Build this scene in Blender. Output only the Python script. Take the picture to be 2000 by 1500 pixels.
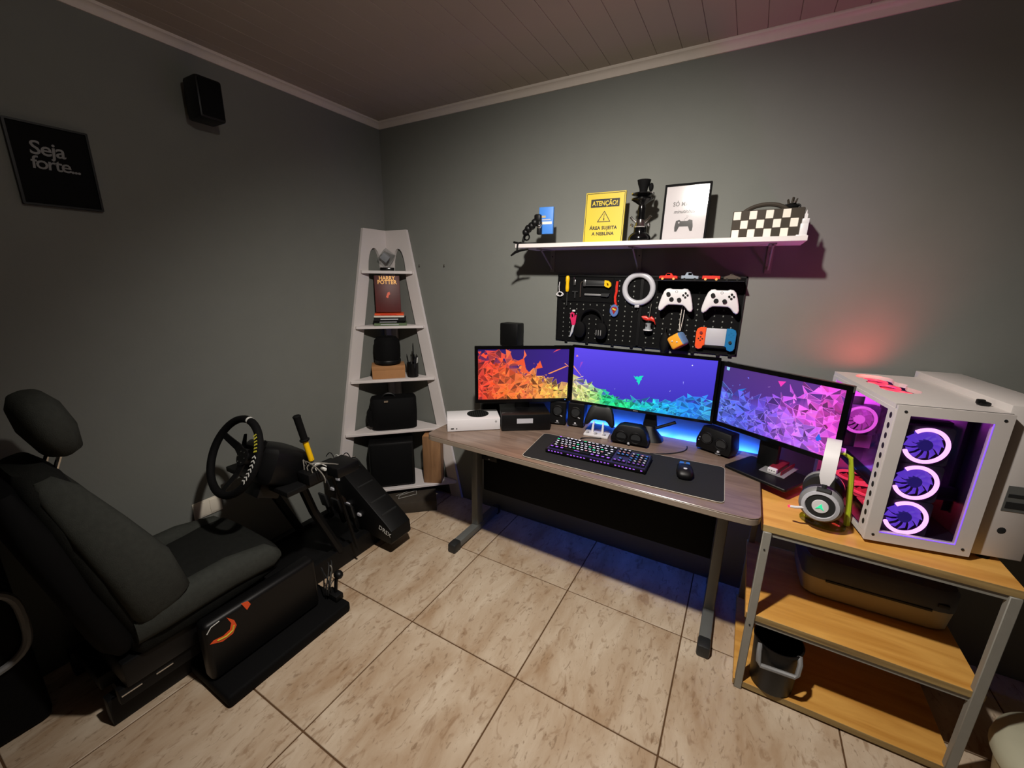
import bpy, bmesh, math, random
from mathutils import Matrix, Vector
R = math.radians
pi = math.pi
for o in list(bpy.data.objects): bpy.data.objects.remove(o)
scene = bpy.context.scene
COL = scene.collection

# ------------------------------------------------------------------ camera
CAM = Vector((2.191, -2.117, 1.529)); YAW, PITCH, ROLL, FPX = R(29.438), R(14.708), R(0.754), 797.9
fw = Vector((-math.sin(YAW)*math.cos(PITCH), math.cos(YAW)*math.cos(PITCH), -math.sin(PITCH)))
rt = Vector((math.cos(YAW), math.sin(YAW), 0)); up = rt.cross(fw)
rt2 = math.cos(ROLL)*rt + math.sin(ROLL)*up; up2 = -math.sin(ROLL)*rt + math.cos(ROLL)*up
camd = bpy.data.cameras.new('camera'); camo = bpy.data.objects.new('camera', camd); COL.objects.link(camo)
camd.sensor_width = 36; camd.sensor_fit = 'HORIZONTAL'; camd.lens = FPX/2000*36; camd.clip_start = .02
camo.matrix_world = Matrix(((rt2.x, up2.x, -fw.x, CAM.x), (rt2.y, up2.y, -fw.y, CAM.y), (rt2.z, up2.z, -fw.z, CAM.z), (0, 0, 0, 1)))
scene.camera = camo
# ------------------------------------------------------------------ world, exposure
w = bpy.data.worlds.new('night'); scene.world = w; w.use_nodes = True
w.node_tree.nodes['Background'].inputs[0].default_value = (.01, .011, .014, 1)
w.node_tree.nodes['Background'].inputs[1].default_value = .2
vs = scene.view_settings; vs.view_transform = 'Standard'; vs.look = 'None'; vs.exposure = 0.0; vs.gamma = 1; vs.use_curve_mapping = False
# the room's ceiling lamp: a warm bulb, spot cone shaped to darken the sides
LAMP = Vector((1.80, -1.50, 2.33)); LAMP_AIM = Vector((1.55, -.45, .74))
LAMP_W, LAMP_COL = 185.0, (1.0, .93, .85)
LAMP_SPOT, LAMP_BLEND = R(133), 1.0
GLOBE_W = 9.0

# ------------------------------------------------------------------ materials
def lin(c):
    f = lambda v: (v/255/12.92) if v/255 <= .04045 else ((v/255+.055)/1.055)**2.4
    return (f(c[0]), f(c[1]), f(c[2]), 1)
def mat(name, rgb, rough=.5, metal=0.0, var=.12, scale=30, bump=0.0, emit=None, es=0.0, spec=.5, rgb2=None, coat=0):
    m = bpy.data.materials.new(name); m.use_nodes = True; nt = m.node_tree; N = nt.nodes; L = nt.links
    b = N['Principled BSDF']; b.inputs['Roughness'].default_value = rough; b.inputs['Metallic'].default_value = metal
    b.inputs['Specular IOR Level'].default_value = spec
    if coat: b.inputs['Coat Weight'].default_value = coat; b.inputs['Coat Roughness'].default_value = .08
    c = lin(rgb); tc = N.new('ShaderNodeTexCoord'); nz = N.new('ShaderNodeTexNoise')
    nz.inputs['Scale'].default_value = scale; nz.inputs['Detail'].default_value = 4
    L.new(tc.outputs['Object'], nz.inputs['Vector'])
    mx = N.new('ShaderNodeMix'); mx.data_type = 'RGBA'
    c2 = lin(rgb2) if rgb2 else tuple(v*(1-var) for v in c[:3])+(1,)
    mx.inputs['A'].default_value = tuple(min(1, v*(1+var*.5)) for v in c[:3])+(1,) if not rgb2 else c
    mx.inputs['B'].default_value = c2
    L.new(nz.outputs['Fac'], mx.inputs['Factor']); L.new(mx.outputs['Result'], b.inputs['Base Color'])
    if bump:
        bp = N.new('ShaderNodeBump'); bp.inputs['Strength'].default_value = bump; bp.inputs['Distance'].default_value = .004
        n2 = N.new('ShaderNodeTexNoise'); n2.inputs['Scale'].default_value = scale*6; n2.inputs['Detail'].default_value = 3
        L.new(tc.outputs['Object'], n2.inputs['Vector']); L.new(n2.outputs['Fac'], bp.inputs['Height']); L.new(bp.outputs['Normal'], b.inputs['Normal'])
    if emit:
        e = emit if max(emit) <= 1.0 else lin(emit)[:3]
        b.inputs['Emission Color'].default_value = tuple(e)+(1,); b.inputs['Emission Strength'].default_value = es
    return m
def glass(name, tint=(255, 255, 255), gloss=.9, rough=.02, ior=1.45):
    m = bpy.data.materials.new(name); m.use_nodes = True; nt = m.node_tree; N = nt.nodes; L = nt.links
    N.remove(N['Principled BSDF']); out = N['Material Output']
    t = N.new('ShaderNodeBsdfTransparent'); t.inputs[0].default_value = lin(tint)
    g = N.new('ShaderNodeBsdfGlossy'); g.inputs['Roughness'].default_value = rough; g.inputs[0].default_value = (gloss, gloss, gloss, 1)
    f = N.new('ShaderNodeLayerWeight'); pw = N.new('ShaderNodeMath'); pw.operation = 'POWER'; pw.inputs[1].default_value = 4.0; L.new(f.outputs['Facing'], pw.inputs[0])
    ma = N.new('ShaderNodeMath'); ma.operation = 'MULTIPLY_ADD'; ma.inputs[1].default_value = .7; ma.inputs[2].default_value = ((ior-1)/(ior+1))**2; L.new(pw.outputs[0], ma.inputs[0])
    x = N.new('ShaderNodeMixShader'); L.new(ma.outputs[0], x.inputs[0]); L.new(t.outputs[0], x.inputs[1]); L.new(g.outputs[0], x.inputs[2])
    L.new(x.outputs[0], out.inputs[0]); return m
def glow(name, rgb, s):
    return mat(name, (20, 20, 20), .5, emit=rgb, es=s, var=0)
def wood(name, a, b, scale=6, rough=.45, axis='X', dist=3.0, stretch=9):
    m = bpy.data.materials.new(name); m.use_nodes = True; nt = m.node_tree; N = nt.nodes; L = nt.links
    bs = N['Principled BSDF']; bs.inputs['Roughness'].default_value = rough
    tc = N.new('ShaderNodeTexCoord'); mp = N.new('ShaderNodeMapping')
    s = {'X': (scale/stretch, scale, scale), 'Y': (scale, scale/stretch, scale), 'Z': (scale, scale, scale/stretch)}[axis]
    mp.inputs['Scale'].default_value = s; L.new(tc.outputs['Object'], mp.inputs[0])
    n = N.new('ShaderNodeTexNoise'); n.inputs['Scale'].default_value = 4; n.inputs['Detail'].default_value = 8; n.inputs['Distortion'].default_value = dist*.3
    L.new(mp.outputs[0], n.inputs['Vector'])
    cr = N.new('ShaderNodeValToRGB'); cr.color_ramp.elements[0].position = .3; cr.color_ramp.elements[1].position = .7
    cr.color_ramp.elements[0].color = lin(b); cr.color_ramp.elements[1].color = lin(a)
    L.new(n.outputs['Fac'], cr.inputs[0]); L.new(cr.outputs[0], bs.inputs['Base Color']); return m
def tile_mat():
    m = bpy.data.materials.new('ceramic_tile'); m.use_nodes = True; nt = m.node_tree; N = nt.nodes; L = nt.links
    bs = N['Principled BSDF']; bs.inputs['Roughness'].default_value = .33; bs.inputs['Specular IOR Level'].default_value = .4
    tc = N.new('ShaderNodeTexCoord'); oi = N.new('ShaderNodeObjectInfo')
    ad = N.new('ShaderNodeVectorMath'); ad.operation = 'MULTIPLY_ADD'; ad.inputs[1].default_value = (1, 1, 1)
    cb = N.new('ShaderNodeCombineXYZ'); ml = N.new('ShaderNodeMath'); ml.operation = 'MULTIPLY'; ml.inputs[1].default_value = 37
    L.new(oi.outputs['Random'], ml.inputs[0]); L.new(ml.outputs[0], cb.inputs[0]); L.new(ml.outputs[0], cb.inputs[1])
    L.new(tc.outputs['Object'], ad.inputs[0]); L.new(cb.outputs[0], ad.inputs[2])
    mp = N.new('ShaderNodeMapping'); mp.inputs['Rotation'].default_value = (0, 0, R(14)); mp.inputs['Scale'].default_value = (2.6, 1.05, 1)
    L.new(ad.outputs[0], mp.inputs[0])
    def noise(sc, det, dis):
        n = N.new('ShaderNodeTexNoise'); n.inputs['Scale'].default_value = sc; n.inputs['Detail'].default_value = det; n.inputs['Distortion'].default_value = dis
        n.inputs['Roughness'].default_value = .6; L.new(mp.outputs[0], n.inputs['Vector']); return n
    n1 = noise(2.6, 6, .5); r1 = N.new('ShaderNodeValToRGB'); e = r1.color_ramp.elements
    e[0].position = .30; e[0].color = lin((170, 142, 113)); e[1].position = .72; e[1].color = lin((212, 196, 174))
    L.new(n1.outputs['Fac'], r1.inputs[0])
    n2 = noise(11.0, 12, 1.0); r2 = N.new('ShaderNodeValToRGB'); e = r2.color_ramp.elements
    e[0].position = .34; e[0].color = (.5, .5, .5, 1); e[1].position = .45; e[1].color = (0, 0, 0, 1); L.new(n2.outputs['Fac'], r2.inputs[0])
    n3 = noise(22, 12, 1.0); r3 = N.new('ShaderNodeValToRGB'); e = r3.color_ramp.elements
    e[0].position = .585; e[0].color = (0, 0, 0, 1); e[1].position = .66; e[1].color = (.5, .5, .5, 1); L.new(n3.outputs['Fac'], r3.inputs[0])
    m1 = N.new('ShaderNodeMix'); m1.data_type = 'RGBA'; L.new(r2.outputs[0], m1.inputs['Factor']); L.new(r1.outputs[0], m1.inputs['A']); m1.inputs['B'].default_value = lin((132, 98, 66))
    m2 = N.new('ShaderNodeMix'); m2.data_type = 'RGBA'; L.new(r3.outputs[0], m2.inputs['Factor']); L.new(m1.outputs['Result'], m2.inputs['A']); m2.inputs['B'].default_value = lin((112, 84, 58))
    L.new(m2.outputs['Result'], bs.inputs['Base Color']); return m
def screen_mat():
    m = bpy.data.materials.new('lit_screen'); m.use_nodes = True; nt = m.node_tree; N = nt.nodes; L = nt.links
    b = N['Principled BSDF']; b.inputs['Base Color'].default_value = (.004, .004, .004, 1); b.inputs['Roughness'].default_value = .35
    a = N.new('ShaderNodeAttribute'); a.attribute_name = 'Col'; L.new(a.outputs['Color'], b.inputs['Emission Color']); b.inputs['Emission Strength'].default_value = 1.0
    return m
K = dict(
    wall=mat('grey_wall_paint', (117, 119, 114), .85, var=.06, scale=9, bump=.12, spec=.2),
    ceil=mat('ceiling_panel', (172, 160, 147), .5, var=.05, scale=5), joint=mat('panel_joint', (148, 138, 126), .8),
    trim=mat('white_trim', (214, 204, 194), .5, var=.05), grout=mat('grout', (92, 64, 36), .9, var=.3, scale=20),
    tile=tile_mat(), white=mat('white_board', (212, 205, 203), .5, var=.04, scale=8), whitep=mat('white_plastic', (214, 211, 213), .38, var=.03),
    black=mat('black_plastic', (9, 9, 10), .45, var=.2, spec=.3), blackm=mat('black_matte', (7, 7, 8), .8, var=.3, spec=.15), blackg=mat('black_gloss', (8, 8, 9), .12, var=.1),
    fabric=mat('dark_grey_fabric', (58, 60, 56), .95, var=.3, scale=60, bump=.3, spec=.1), fabricb=mat('black_fabric', (30, 31, 29), .95, var=.35, scale=50, bump=.3, spec=.1),
    steelb=mat('black_steel', (9, 9, 10), .55, var=.3, spec=.25), greym=mat('grey_metal', (104, 106, 104), .5, metal=.25, var=.1),
    greypost=mat('grey_painted_steel', (138, 136, 128), .5, var=.12), dgrey=mat('dark_grey_plastic', (34, 35, 36), .5, var=.15), grey=mat('mid_grey_plastic', (120, 120, 120), .5, var=.1),
    lgrey=mat('light_grey_plastic', (182, 182, 188), .35, var=.05), chrome=mat('chrome', (205, 205, 205), .15, metal=1, var=.05), steel=mat('steel_blade', (150, 150, 150), .3, metal=.9, var=.1),
    yellow=mat('yellow_plastic', (238, 188, 8), .4, var=.05), signy=mat('sign_yellow', (200, 175, 34), .5, var=.03), ink=mat('black_ink', (14, 12, 10), .6, var=.1), inkg=mat('grey_ink', (66, 62, 62), .6, var=.1),
    red=mat('red_plastic', (206, 44, 30), .35, var=.08), dred=mat('dark_red', (120, 18, 18), .6, var=.25, scale=12), orange=mat('orange_red', (236, 84, 34), .4, var=.06),
    pink=mat('pink_plastic', (214, 40, 96), .4, var=.06), blue=mat('blue_plastic', (22, 110, 164), .4, var=.06), bluebox=mat('blue_card', (62, 128, 214), .5, var=.05), paper=mat('white_paper', (182, 176, 178), .6, var=.03),
    kraft=mat('kraft_card', (168, 120, 76), .8, var=.12, scale=20), kraftd=wood('brown_board', (150, 112, 76), (104, 72, 44), 5, .7, 'Z'),
    pine=wood('pine_wood', (226, 172, 88), (196, 138, 60), 5, .5, 'X'), pineedge=wood('plywood_edge', (176, 150, 96), (120, 96, 58), 8, .7, 'X', stretch=16),
    desk=wood('taupe_desk_laminate', (132, 112, 98), (104, 87, 76), 6, .24, 'X', stretch=7), deskedge=mat('desk_edge_band', (138, 124, 110), .45, var=.08),
    pad=mat('black_cloth_pad', (13, 14, 15), .9, var=.25, scale=80, bump=.2), padedge=mat('pad_stitching', (190, 182, 168), .7, var=.2, scale=200),
    screen=screen_mat(), glass=glass('clear_glass'), smoke=glass('smoked_glass', (238, 238, 242), .22), glassb=glass('crystal_glass', (225, 228, 228), 1, .03),
    glassleaf=glass('picture_glass', (255, 255, 255), .8, .09, 1.45), acrylic=glass('clear_acrylic', (216, 226, 170), .8, .1),
    lime=mat('lime_plastic', (176, 196, 40), .4, var=.06), maroon=mat('maroon_cover', (112, 20, 36), .45, var=.15), sock=mat('socket_plate', (224, 216, 200), .45, var=.04),
    brownd=mat('dark_brown_cloth', (54, 46, 36), .8, var=.3), cream=mat('cream_patch', (226, 218, 206), .7, var=.08), beige=mat('beige_plastic', (176, 160, 124), .5, var=.08), pale=mat('pale_plastic', (186, 184, 160), .5, var=.06),
    ptop=mat('printer_lid', (66, 66, 74), .5, var=.1), cord=mat('black_cord', (14, 14, 15), .6, var=.1), cordg=mat('grey_wire', (120, 116, 108), .5, var=.2),
    gold=mat('gold_print', (226, 168, 92), .45, metal=.3, var=.1), silver=mat('silver_paint', (170, 182, 196), .3, metal=.5, var=.08), gunmetal=mat('gunmetal_paint', (88, 78, 70), .35, metal=.5, var=.1),
    rubber=mat('black_rubber', (8, 8, 8), .8, var=.2, spec=.15), wpaint=mat('white_marking', (205, 205, 200), .6, var=.1), ymark=mat('yellow_marking', (204, 196, 60), .6, var=.1), dred2=mat('deep_red_cover', (104, 34, 30), .5, var=.5, scale=9, rgb2=(50, 14, 16)),
    green=mat('green_cover', (92, 112, 78), .6, var=.2), cone=mat('speaker_cone', (44, 45, 46), .3, var=.15), medblue=mat('medal_blue', (86, 112, 168), .4, var=.06), medred=mat('medal_red', (150, 32, 28), .4), ambery=mat('amber_plush', (236, 158, 34), .8, var=.15), redplush=mat('red_plush', (204, 74, 40), .8, var=.15), bluep=mat('steel_blue_plush', (92, 128, 170), .8, var=.1),
    keyplate=glow('keyboard_under_glow', (.10, .05, .5), .12),
    pcw=mat('white_case_steel', (206, 200, 196), .5, var=.04), pcin=mat('dark_case_interior', (26, 22, 32), .5, var=.2), milky=mat('milky_fan_blade', (120, 116, 130), .35, var=.05), fanframe=mat('fan_frame', (44, 40, 52), .5),
    led_blue=glow('blue_led', (.02, .13, 1.0), 210.0), led_bluelow=glow('blue_led_under', (.02, .06, 1.0), 6.0), led_violet=glow('violet_led_ring', (.95, .36, 1.0), 2.6), led_vblade=glow('violet_lit_blade', (.17, .06, .85), .8), led_vhub=glow('violet_lit_hub', (.06, .03, .5), .3),
    led_mag=glow('magenta_led', (1.0, .12, .86), 1.3), led_magb=glow('magenta_lit_blade', (.75, .06, .66), .75), led_red=glow('red_led', (1.0, .045, .10), 1.4), led_redb=glow('red_lit_blade', (1.0, .02, .05), .7),
    led_cyan=glow('cyan_led', (.3, .55, 1.0), 1.4), led_white=glow('white_key_light', (.86, .80, .95), 1.1), led_purple=glow('purple_key_light', (.42, .12, .95), 1.1), led_pinkk=glow('pink_key_light', (1.0, .42, .5), .9), led_bluek=glow('blue_key_light', (.08, .3, 1.0), 1.0), led_green=glow('green_led', (.02, .85, .35), 1.0), led_mouse=glow('mouse_led', (.03, .22, .8), .6),
    bulb=glow('lamp_glass', (1.0, .84, .70), 20.0), edgelit=glow('violet_edge_glow', (.25, .10, 1.0), 1.3),
)

# ------------------------------------------------------------------ mesh builder
class B:
    def __init__(s): s.bm = bmesh.new(); s.mi = 0
    def _add(s, t, M=None):
        if M is not None: t.transform(M)
        for f in t.faces: f.material_index = s.mi
        me = bpy.data.meshes.new('tmp'); t.to_mesh(me); s.bm.from_mesh(me); bpy.data.meshes.remove(me); t.free(); return s
    def box(s, c, d, bev=0, seg=2, M=None):
        t = bmesh.new(); bmesh.ops.create_cube(t, size=1)
        bmesh.ops.scale(t, vec=d, verts=t.verts)
        if bev: bmesh.ops.bevel(t, geom=t.edges[:], offset=min(bev, min(d)*.49), segments=seg, profile=.5, affect='EDGES')
        bmesh.ops.translate(t, vec=c, verts=t.verts); return s._add(t, M)
    def bx(s, x0, x1, y0, y1, z0, z1, bev=0, seg=2, M=None):
        return s.box(((x0+x1)/2, (y0+y1)/2, (z0+z1)/2), (abs(x1-x0), abs(y1-y0), abs(z1-z0)), bev, seg, M)
    def cyl(s, p0, p1, r0, r1=None, seg=16, M=None):
        p0, p1 = Vector(p0), Vector(p1); d = p1-p0; t = bmesh.new()
        bmesh.ops.create_cone(t, cap_ends=True, segments=seg, radius1=r0, radius2=r0 if r1 is None else r1, depth=d.length)
        q = d.to_track_quat('Z', 'Y').to_matrix().to_4x4(); t.transform(Matrix.Translation((p0+p1)/2) @ q); return s._add(t, M)
    def sph(s, c, r, seg=16, M=None):
        t = bmesh.new(); bmesh.ops.create_uvsphere(t, u_segments=seg, v_segments=max(6, seg//2), radius=1)
        if not hasattr(r, '__len__'): r = (r, r, r)
        bmesh.ops.scale(t, vec=r, verts=t.verts); bmesh.ops.translate(t, vec=c, verts=t.verts); return s._add(t, M)
    def loops(s, loops, cap=True, closed=False, M=None):
        t = bmesh.new(); vs_ = [[t.verts.new(p) for p in lp] for lp in loops]; n = len(loops[0])
        rng = range(len(loops)) if closed else range(len(loops)-1)
        for i in rng:
            a, b = vs_[i], vs_[(i+1) % len(loops)]
            for j in range(n): t.faces.new((a[j], a[(j+1) % n], b[(j+1) % n], b[j]))
        if cap and not closed: t.faces.new(vs_[0][::-1]); t.faces.new(vs_[-1])
        bmesh.ops.recalc_face_normals(t, faces=t.faces); return s._add(t, M)
    def tube(s, pts, r, seg=8, closed=False, M=None):
        P = [Vector(p) for p in pts]; L = []; n = len(P); prev = None
        for i, p in enumerate(P):
            a = P[(i-1) % n] if (closed or i > 0) else P[i]; b = P[(i+1) % n] if (closed or i < n-1) else P[i]
            d = (b-a).normalized()
            if prev is None: u = d.orthogonal().normalized()
            else: u = (prev-d*prev.dot(d)); u = u.normalized() if u.length > 1e-6 else d.orthogonal().normalized()
            prev = u; v = d.cross(u); rr = r[i] if hasattr(r, '__len__') else r
            L.append([p+(u*math.cos(2*pi*k/seg)+v*math.sin(2*pi*k/seg))*rr for k in range(seg)])
        return s.loops(L, True, closed, M)
    def lathe(s, prof, seg=24, M=None):
        return s.loops([[(r*math.cos(2*pi*k/seg), r*math.sin(2*pi*k/seg), z) for k in range(seg)] for r, z in prof], True, False, M)
    def torus(s, c, Rr, r, seg=32, ring=10, a0=0, a1=None, M=None, sq=1.0):
        # ring in the XZ plane round c, facing -y
        full = a1 is None; a1 = a0+2*pi if full else a1; n = seg if full else seg+1; L = []
        for i in range(n):
            a = a0+(a1-a0)*i/seg; d = Vector((math.cos(a), 0, math.sin(a)))
            L.append([Vector(c)+d*(Rr+r*math.cos(2*pi*k/ring))+Vector((0, 1, 0))*(r*sq*math.sin(2*pi*k/ring)) for k in range(ring)])
        return s.loops(L, not full, full, M)
    def prism(s, poly, y0, y1, bev=0, seg=2, M=None, ax='xz'):
        t = bmesh.new()
        mk = {'xz': lambda p, d: (p[0], d, p[1]), 'xy': lambda p, d: (p[0], p[1], d), 'yz': lambda p, d: (d, p[0], p[1])}[ax]
        a = [t.verts.new(mk(p, y0)) for p in poly]; b = [t.verts.new(mk(p, y1)) for p in poly]; n = len(poly)
        fa = t.faces.new(a); fb = t.faces.new(b[::-1])
        for i in range(n): t.faces.new((a[i], b[i], b[(i+1) % n], a[(i+1) % n]))
        bmesh.ops.recalc_face_normals(t, faces=t.faces)
        if bev:
            es = [e for e in t.edges if any(f in (fa, fb) for f in e.link_faces)]
            bmesh.ops.bevel(t, geom=es, offset=bev, segments=seg, profile=.5, affect='EDGES')
        return s._add(t, M)
    def plate(s, outer, holes, y0, y1, M=None, ax='xz'):
        t = bmesh.new(); es = []
        mk = {'xz': lambda p, d: (p[0], d, p[1]), 'xy': lambda p, d: (p[0], p[1], d), 'yz': lambda p, d: (d, p[0], p[1])}[ax]
        for lp in [outer]+holes:
            v = [t.verts.new(mk(p, y0)) for p in lp]
            for i in range(len(v)): es.append(t.edges.new((v[i], v[(i+1) % len(v)])))
        bmesh.ops.triangle_fill(t, use_beauty=True, edges=es)
        r = bmesh.ops.extrude_face_region(t, geom=t.faces[:]); off = {'xz': (0, y1-y0, 0), 'xy': (0, 0, y1-y0), 'yz': (y1-y0, 0, 0)}[ax]
        bmesh.ops.translate(t, vec=off, verts=[e for e in r['geom'] if isinstance(e, bmesh.types.BMVert)])
        bmesh.ops.recalc_face_normals(t, faces=t.faces); return s._add(t, M)
    def mesh(s, name, smooth=38):
        me = bpy.data.meshes.new(name); s.bm.to_mesh(me); s.bm.free()
        if smooth:
            me.polygons.foreach_set('use_smooth', [True]*len(me.polygons)); me.set_sharp_from_angle(angle=R(smooth))
        return me
    def build(s, name, m, parent=None, smooth=38, M=None):
        me = s.mesh(name, smooth); return link(name, me, m, parent, M)
def link(name, me, m, parent=None, M=None):
    if m is not None and not len(me.materials):
        for q in (m if isinstance(m, (list, tuple)) else [m]): me.materials.append(K[q] if isinstance(q, str) else q)
    o = bpy.data.objects.new(name, me); COL.objects.link(o)
    if parent is not None: o.parent = parent
    if M is not None: o.matrix_local = M
    return o
def tag(o, label, cat=None, group=None):
    o['label'] = label
    if cat: o['category'] = cat
    if group: o['group'] = group
    return o
def thing(name, label, cat, loc=(0, 0, 0), rz=0, group=None, rx=0):
    o = bpy.data.objects.new(name, None); COL.objects.link(o); o.empty_display_size = .05
    o.location = loc; o.rotation_euler = (rx, 0, rz); return tag(o, label, cat, group)
def struct(o): o['kind'] = 'structure'; return o
def copy_tree(o, parent=None):
    c = o.copy(); COL.objects.link(c); c.parent = parent
    for ch in list(o.children): copy_tree(ch, c)
    return c
def rrect(w, h, r, n=5, cx=0, cy=0):
    P = []
    for sx, sy, a in ((1, 1, 0), (-1, 1, 90), (-1, -1, 180), (1, -1, 270)):
        for i in range(n+1):
            t = R(a+90*i/n); P.append((cx+sx*(w/2-r)+r*math.cos(t), cy+sy*(h/2-r)+r*math.sin(t)))
    return P
def circ(r, n=24, cx=0, cy=0): return [(cx+r*math.cos(2*pi*i/n), cy+r*math.sin(2*pi*i/n)) for i in range(n)]
def sup(c, ax, ay, a, b, e=3.0, n=20):
    c, ax, ay = Vector(c), Vector(ax), Vector(ay); L = []
    for i in range(n):
        t = 2*pi*i/n; ct, st = math.cos(t), math.sin(t)
        L.append(c+ax*(a*math.copysign(abs(ct)**(2/e), ct))+ay*(b*math.copysign(abs(st)**(2/e), st)))
    return L
FRONT = Matrix.Rotation(pi/2, 4, 'X')                                 # text facing -y
LEFTW = Matrix.Rotation(pi/2, 4, 'Z') @ Matrix.Rotation(pi/2, 4, 'X')  # text facing +x
def text(s, size, m, parent, pos, ori=FRONT, name='lettering', align='CENTER', depth=.0004, shear=0, bold=0, space=1.0, sx=1.0):
    cu = bpy.data.curves.new('txt', 'FONT'); cu.body = s; cu.size = size; cu.align_x = align; cu.align_y = 'CENTER'
    cu.extrude = depth; cu.shear = shear; cu.offset = bold; cu.space_character = space; cu.resolution_u = 3
    o = bpy.data.objects.new('txt', cu); COL.objects.link(o); dg = bpy.context.evaluated_depsgraph_get(); dg.update()
    me = bpy.data.meshes.new_from_object(o.evaluated_get(dg)); bpy.data.objects.remove(o)
    me.materials.clear(); me.transform(Matrix.Translation(pos) @ ori @ Matrix.Diagonal((sx, 1, 1, 1)))
    return link(name, me, m, parent)
def bez(p0, p1, p2, p3, n=12):
    p0, p1, p2, p3 = map(Vector, (p0, p1, p2, p3))
    return [(p0*(1-t)**3+p1*3*t*(1-t)**2+p2*3*t*t*(1-t)+p3*t**3) for t in [i/n for i in range(n+1)]]

# ================================================================== the room
RX, RY, RH = 4.2, -5.0, 2.457
fl = struct(B().bx(-.1, RX+.1, RY-.1, .1, -.08, -.0035).build('floor', 'grout', smooth=0)); tag(fl, 'floor of beige marbled ceramic tiles with brown grout lines')
TS, TX, TY = .54, 1.055, -1.002
tme = B().bx(-TS/2+.0027, TS/2-.0027, -TS/2+.0027, TS/2-.0027, -.006, 0, .0015, 1).mesh('tile', 0)
xs = [TX+TS*i for i in range(-3, 8)]; ys = [TY+TS*j for j in range(-9, 3)]
cut = {}
for x in xs:
    for y in ys:
        x0, x1, y0, y1 = max(0, x), min(RX, x+TS), max(RY, y), min(0, y+TS)
        if x1-x0 < .02 or y1-y0 < .02: continue
        if x1-x0 > TS-.001 and y1-y0 > TS-.001: o = link('tile', tme, 'tile', fl)
        else:
            k = (round(x1-x0, 3), round(y1-y0, 3))
            if k not in cut: cut[k] = B().bx(-k[0]/2+.0027, k[0]/2-.0027, -k[1]/2+.0027, k[1]/2-.0027, -.006, 0, .0015, 1).mesh('tile', 0)
            o = link('tile', cut[k], 'tile', fl)
        o.location = ((x0+x1)/2, (y0+y1)/2, 0)
struct(B().bx(-.1, RX+.1, 0, .1, -.08, RH+.1).build('wall_back', 'wall', smooth=0))
struct(B().bx(-.1, 0, RY-.1, 0, -.08, RH+.1).build('wall_left', 'wall', smooth=0))
struct(B().bx(RX, RX+.1, RY-.1, 0, -.08, RH+.1).build('wall_right', 'wall', smooth=0))
struct(B().bx(-.1, RX+.1, RY-.1, RY, -.08, RH+.1).build('wall_front', 'wall', smooth=0))
ce = struct(B().bx(-.1, RX+.1, RY-.1, .1, RH+.004, RH+.1).build('ceiling', 'joint', smooth=0)); tag(ce, 'ceiling clad in narrow brownish panel strips')
pme = B().box((0, 0, .004), (.1, -RY, .008), .0012, 1).mesh('plank', 0)
x = .033
while x < RX+.04:
    o = link('plank', pme, 'ceil', ce); o.location = (x, RY/2, RH); x += .1015
def cornice(name, a, b, n):
    # small cove moulding under the ceiling, running a -> b, n = direction into the room
    prof = [(0, -.036), (.006, -.036), (.010, -.030), (.014, -.020), (.022, -.012), (.030, -.009), (.034, -.004), (.034, 0), (0, 0)]
    a, b, n = Vector(a), Vector(b), Vector(n)
    bb = B(); bb.loops([[p+n*u+Vector((0, 0, RH+v)) for u, v in prof] for p in (a, b)]); return struct(bb.build(name, 'trim', smooth=30))
cornice('trim_1', (0, 0, 0), (RX, 0, 0), (0, -1, 0)); cornice('trim_2', (0, RY, 0), (0, 0, 0), (1, 0, 0))
cornice('trim_3', (RX, 0, 0), (RX, RY, 0), (-1, 0, 0)); cornice('trim_4', (RX, RY, 0), (0, RY, 0), (0, 1, 0))

# ceiling lamp (gives the room its light)
t = thing('ceiling_lamp', 'round ceiling lamp with a bare warm bulb above the middle of the room', 'lamp', (LAMP.x, LAMP.y, RH))
B().lathe([(.001, -.001), (.055, -.001), (.06, -.012), (.05, -.024), (.022, -.03), (.02, -.05), (.001, -.05)]).build('base', 'whitep', t)
B().lathe([(.016, -.05), (.018, -.062), (.028, -.075), (.001, -.076)]).build('socket', 'whitep', t)
ld = bpy.data.lights.new('lamp_beam', 'SPOT'); ld.energy = LAMP_W; ld.color = LAMP_COL; ld.spot_size = LAMP_SPOT; ld.spot_blend = LAMP_BLEND; ld.shadow_soft_size = .035
lo = bpy.data.objects.new('lamp_beam', ld); COL.objects.link(lo); lo.parent = t; lo.location = (0, 0, LAMP.z-RH)
lo.rotation_euler = (LAMP_AIM-LAMP).to_track_quat('-Z', 'Y').to_euler()
ld = bpy.data.lights.new('lamp_bulb', 'POINT'); ld.energy = GLOBE_W; ld.color = LAMP_COL; ld.shadow_soft_size = .035
lo = bpy.data.objects.new('lamp_bulb', ld); COL.objects.link(lo); lo.parent = t; lo.location = (0, 0, LAMP.z-RH)

# two small wall anchors
for x, lab in ((.292, 'small dark nail in the back wall, the one close beside the ladder shelf'), (.496, 'small dark bent nail in the back wall, farther right of the ladder shelf')):
    o = B().tube([(x, 0, 1.585), (x+.004, -.012, 1.588), (x+.012, -.018, 1.598)], .0025, 6).build('wall_nail', 'gunmetal'); tag(o, lab, 'nail')

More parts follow.
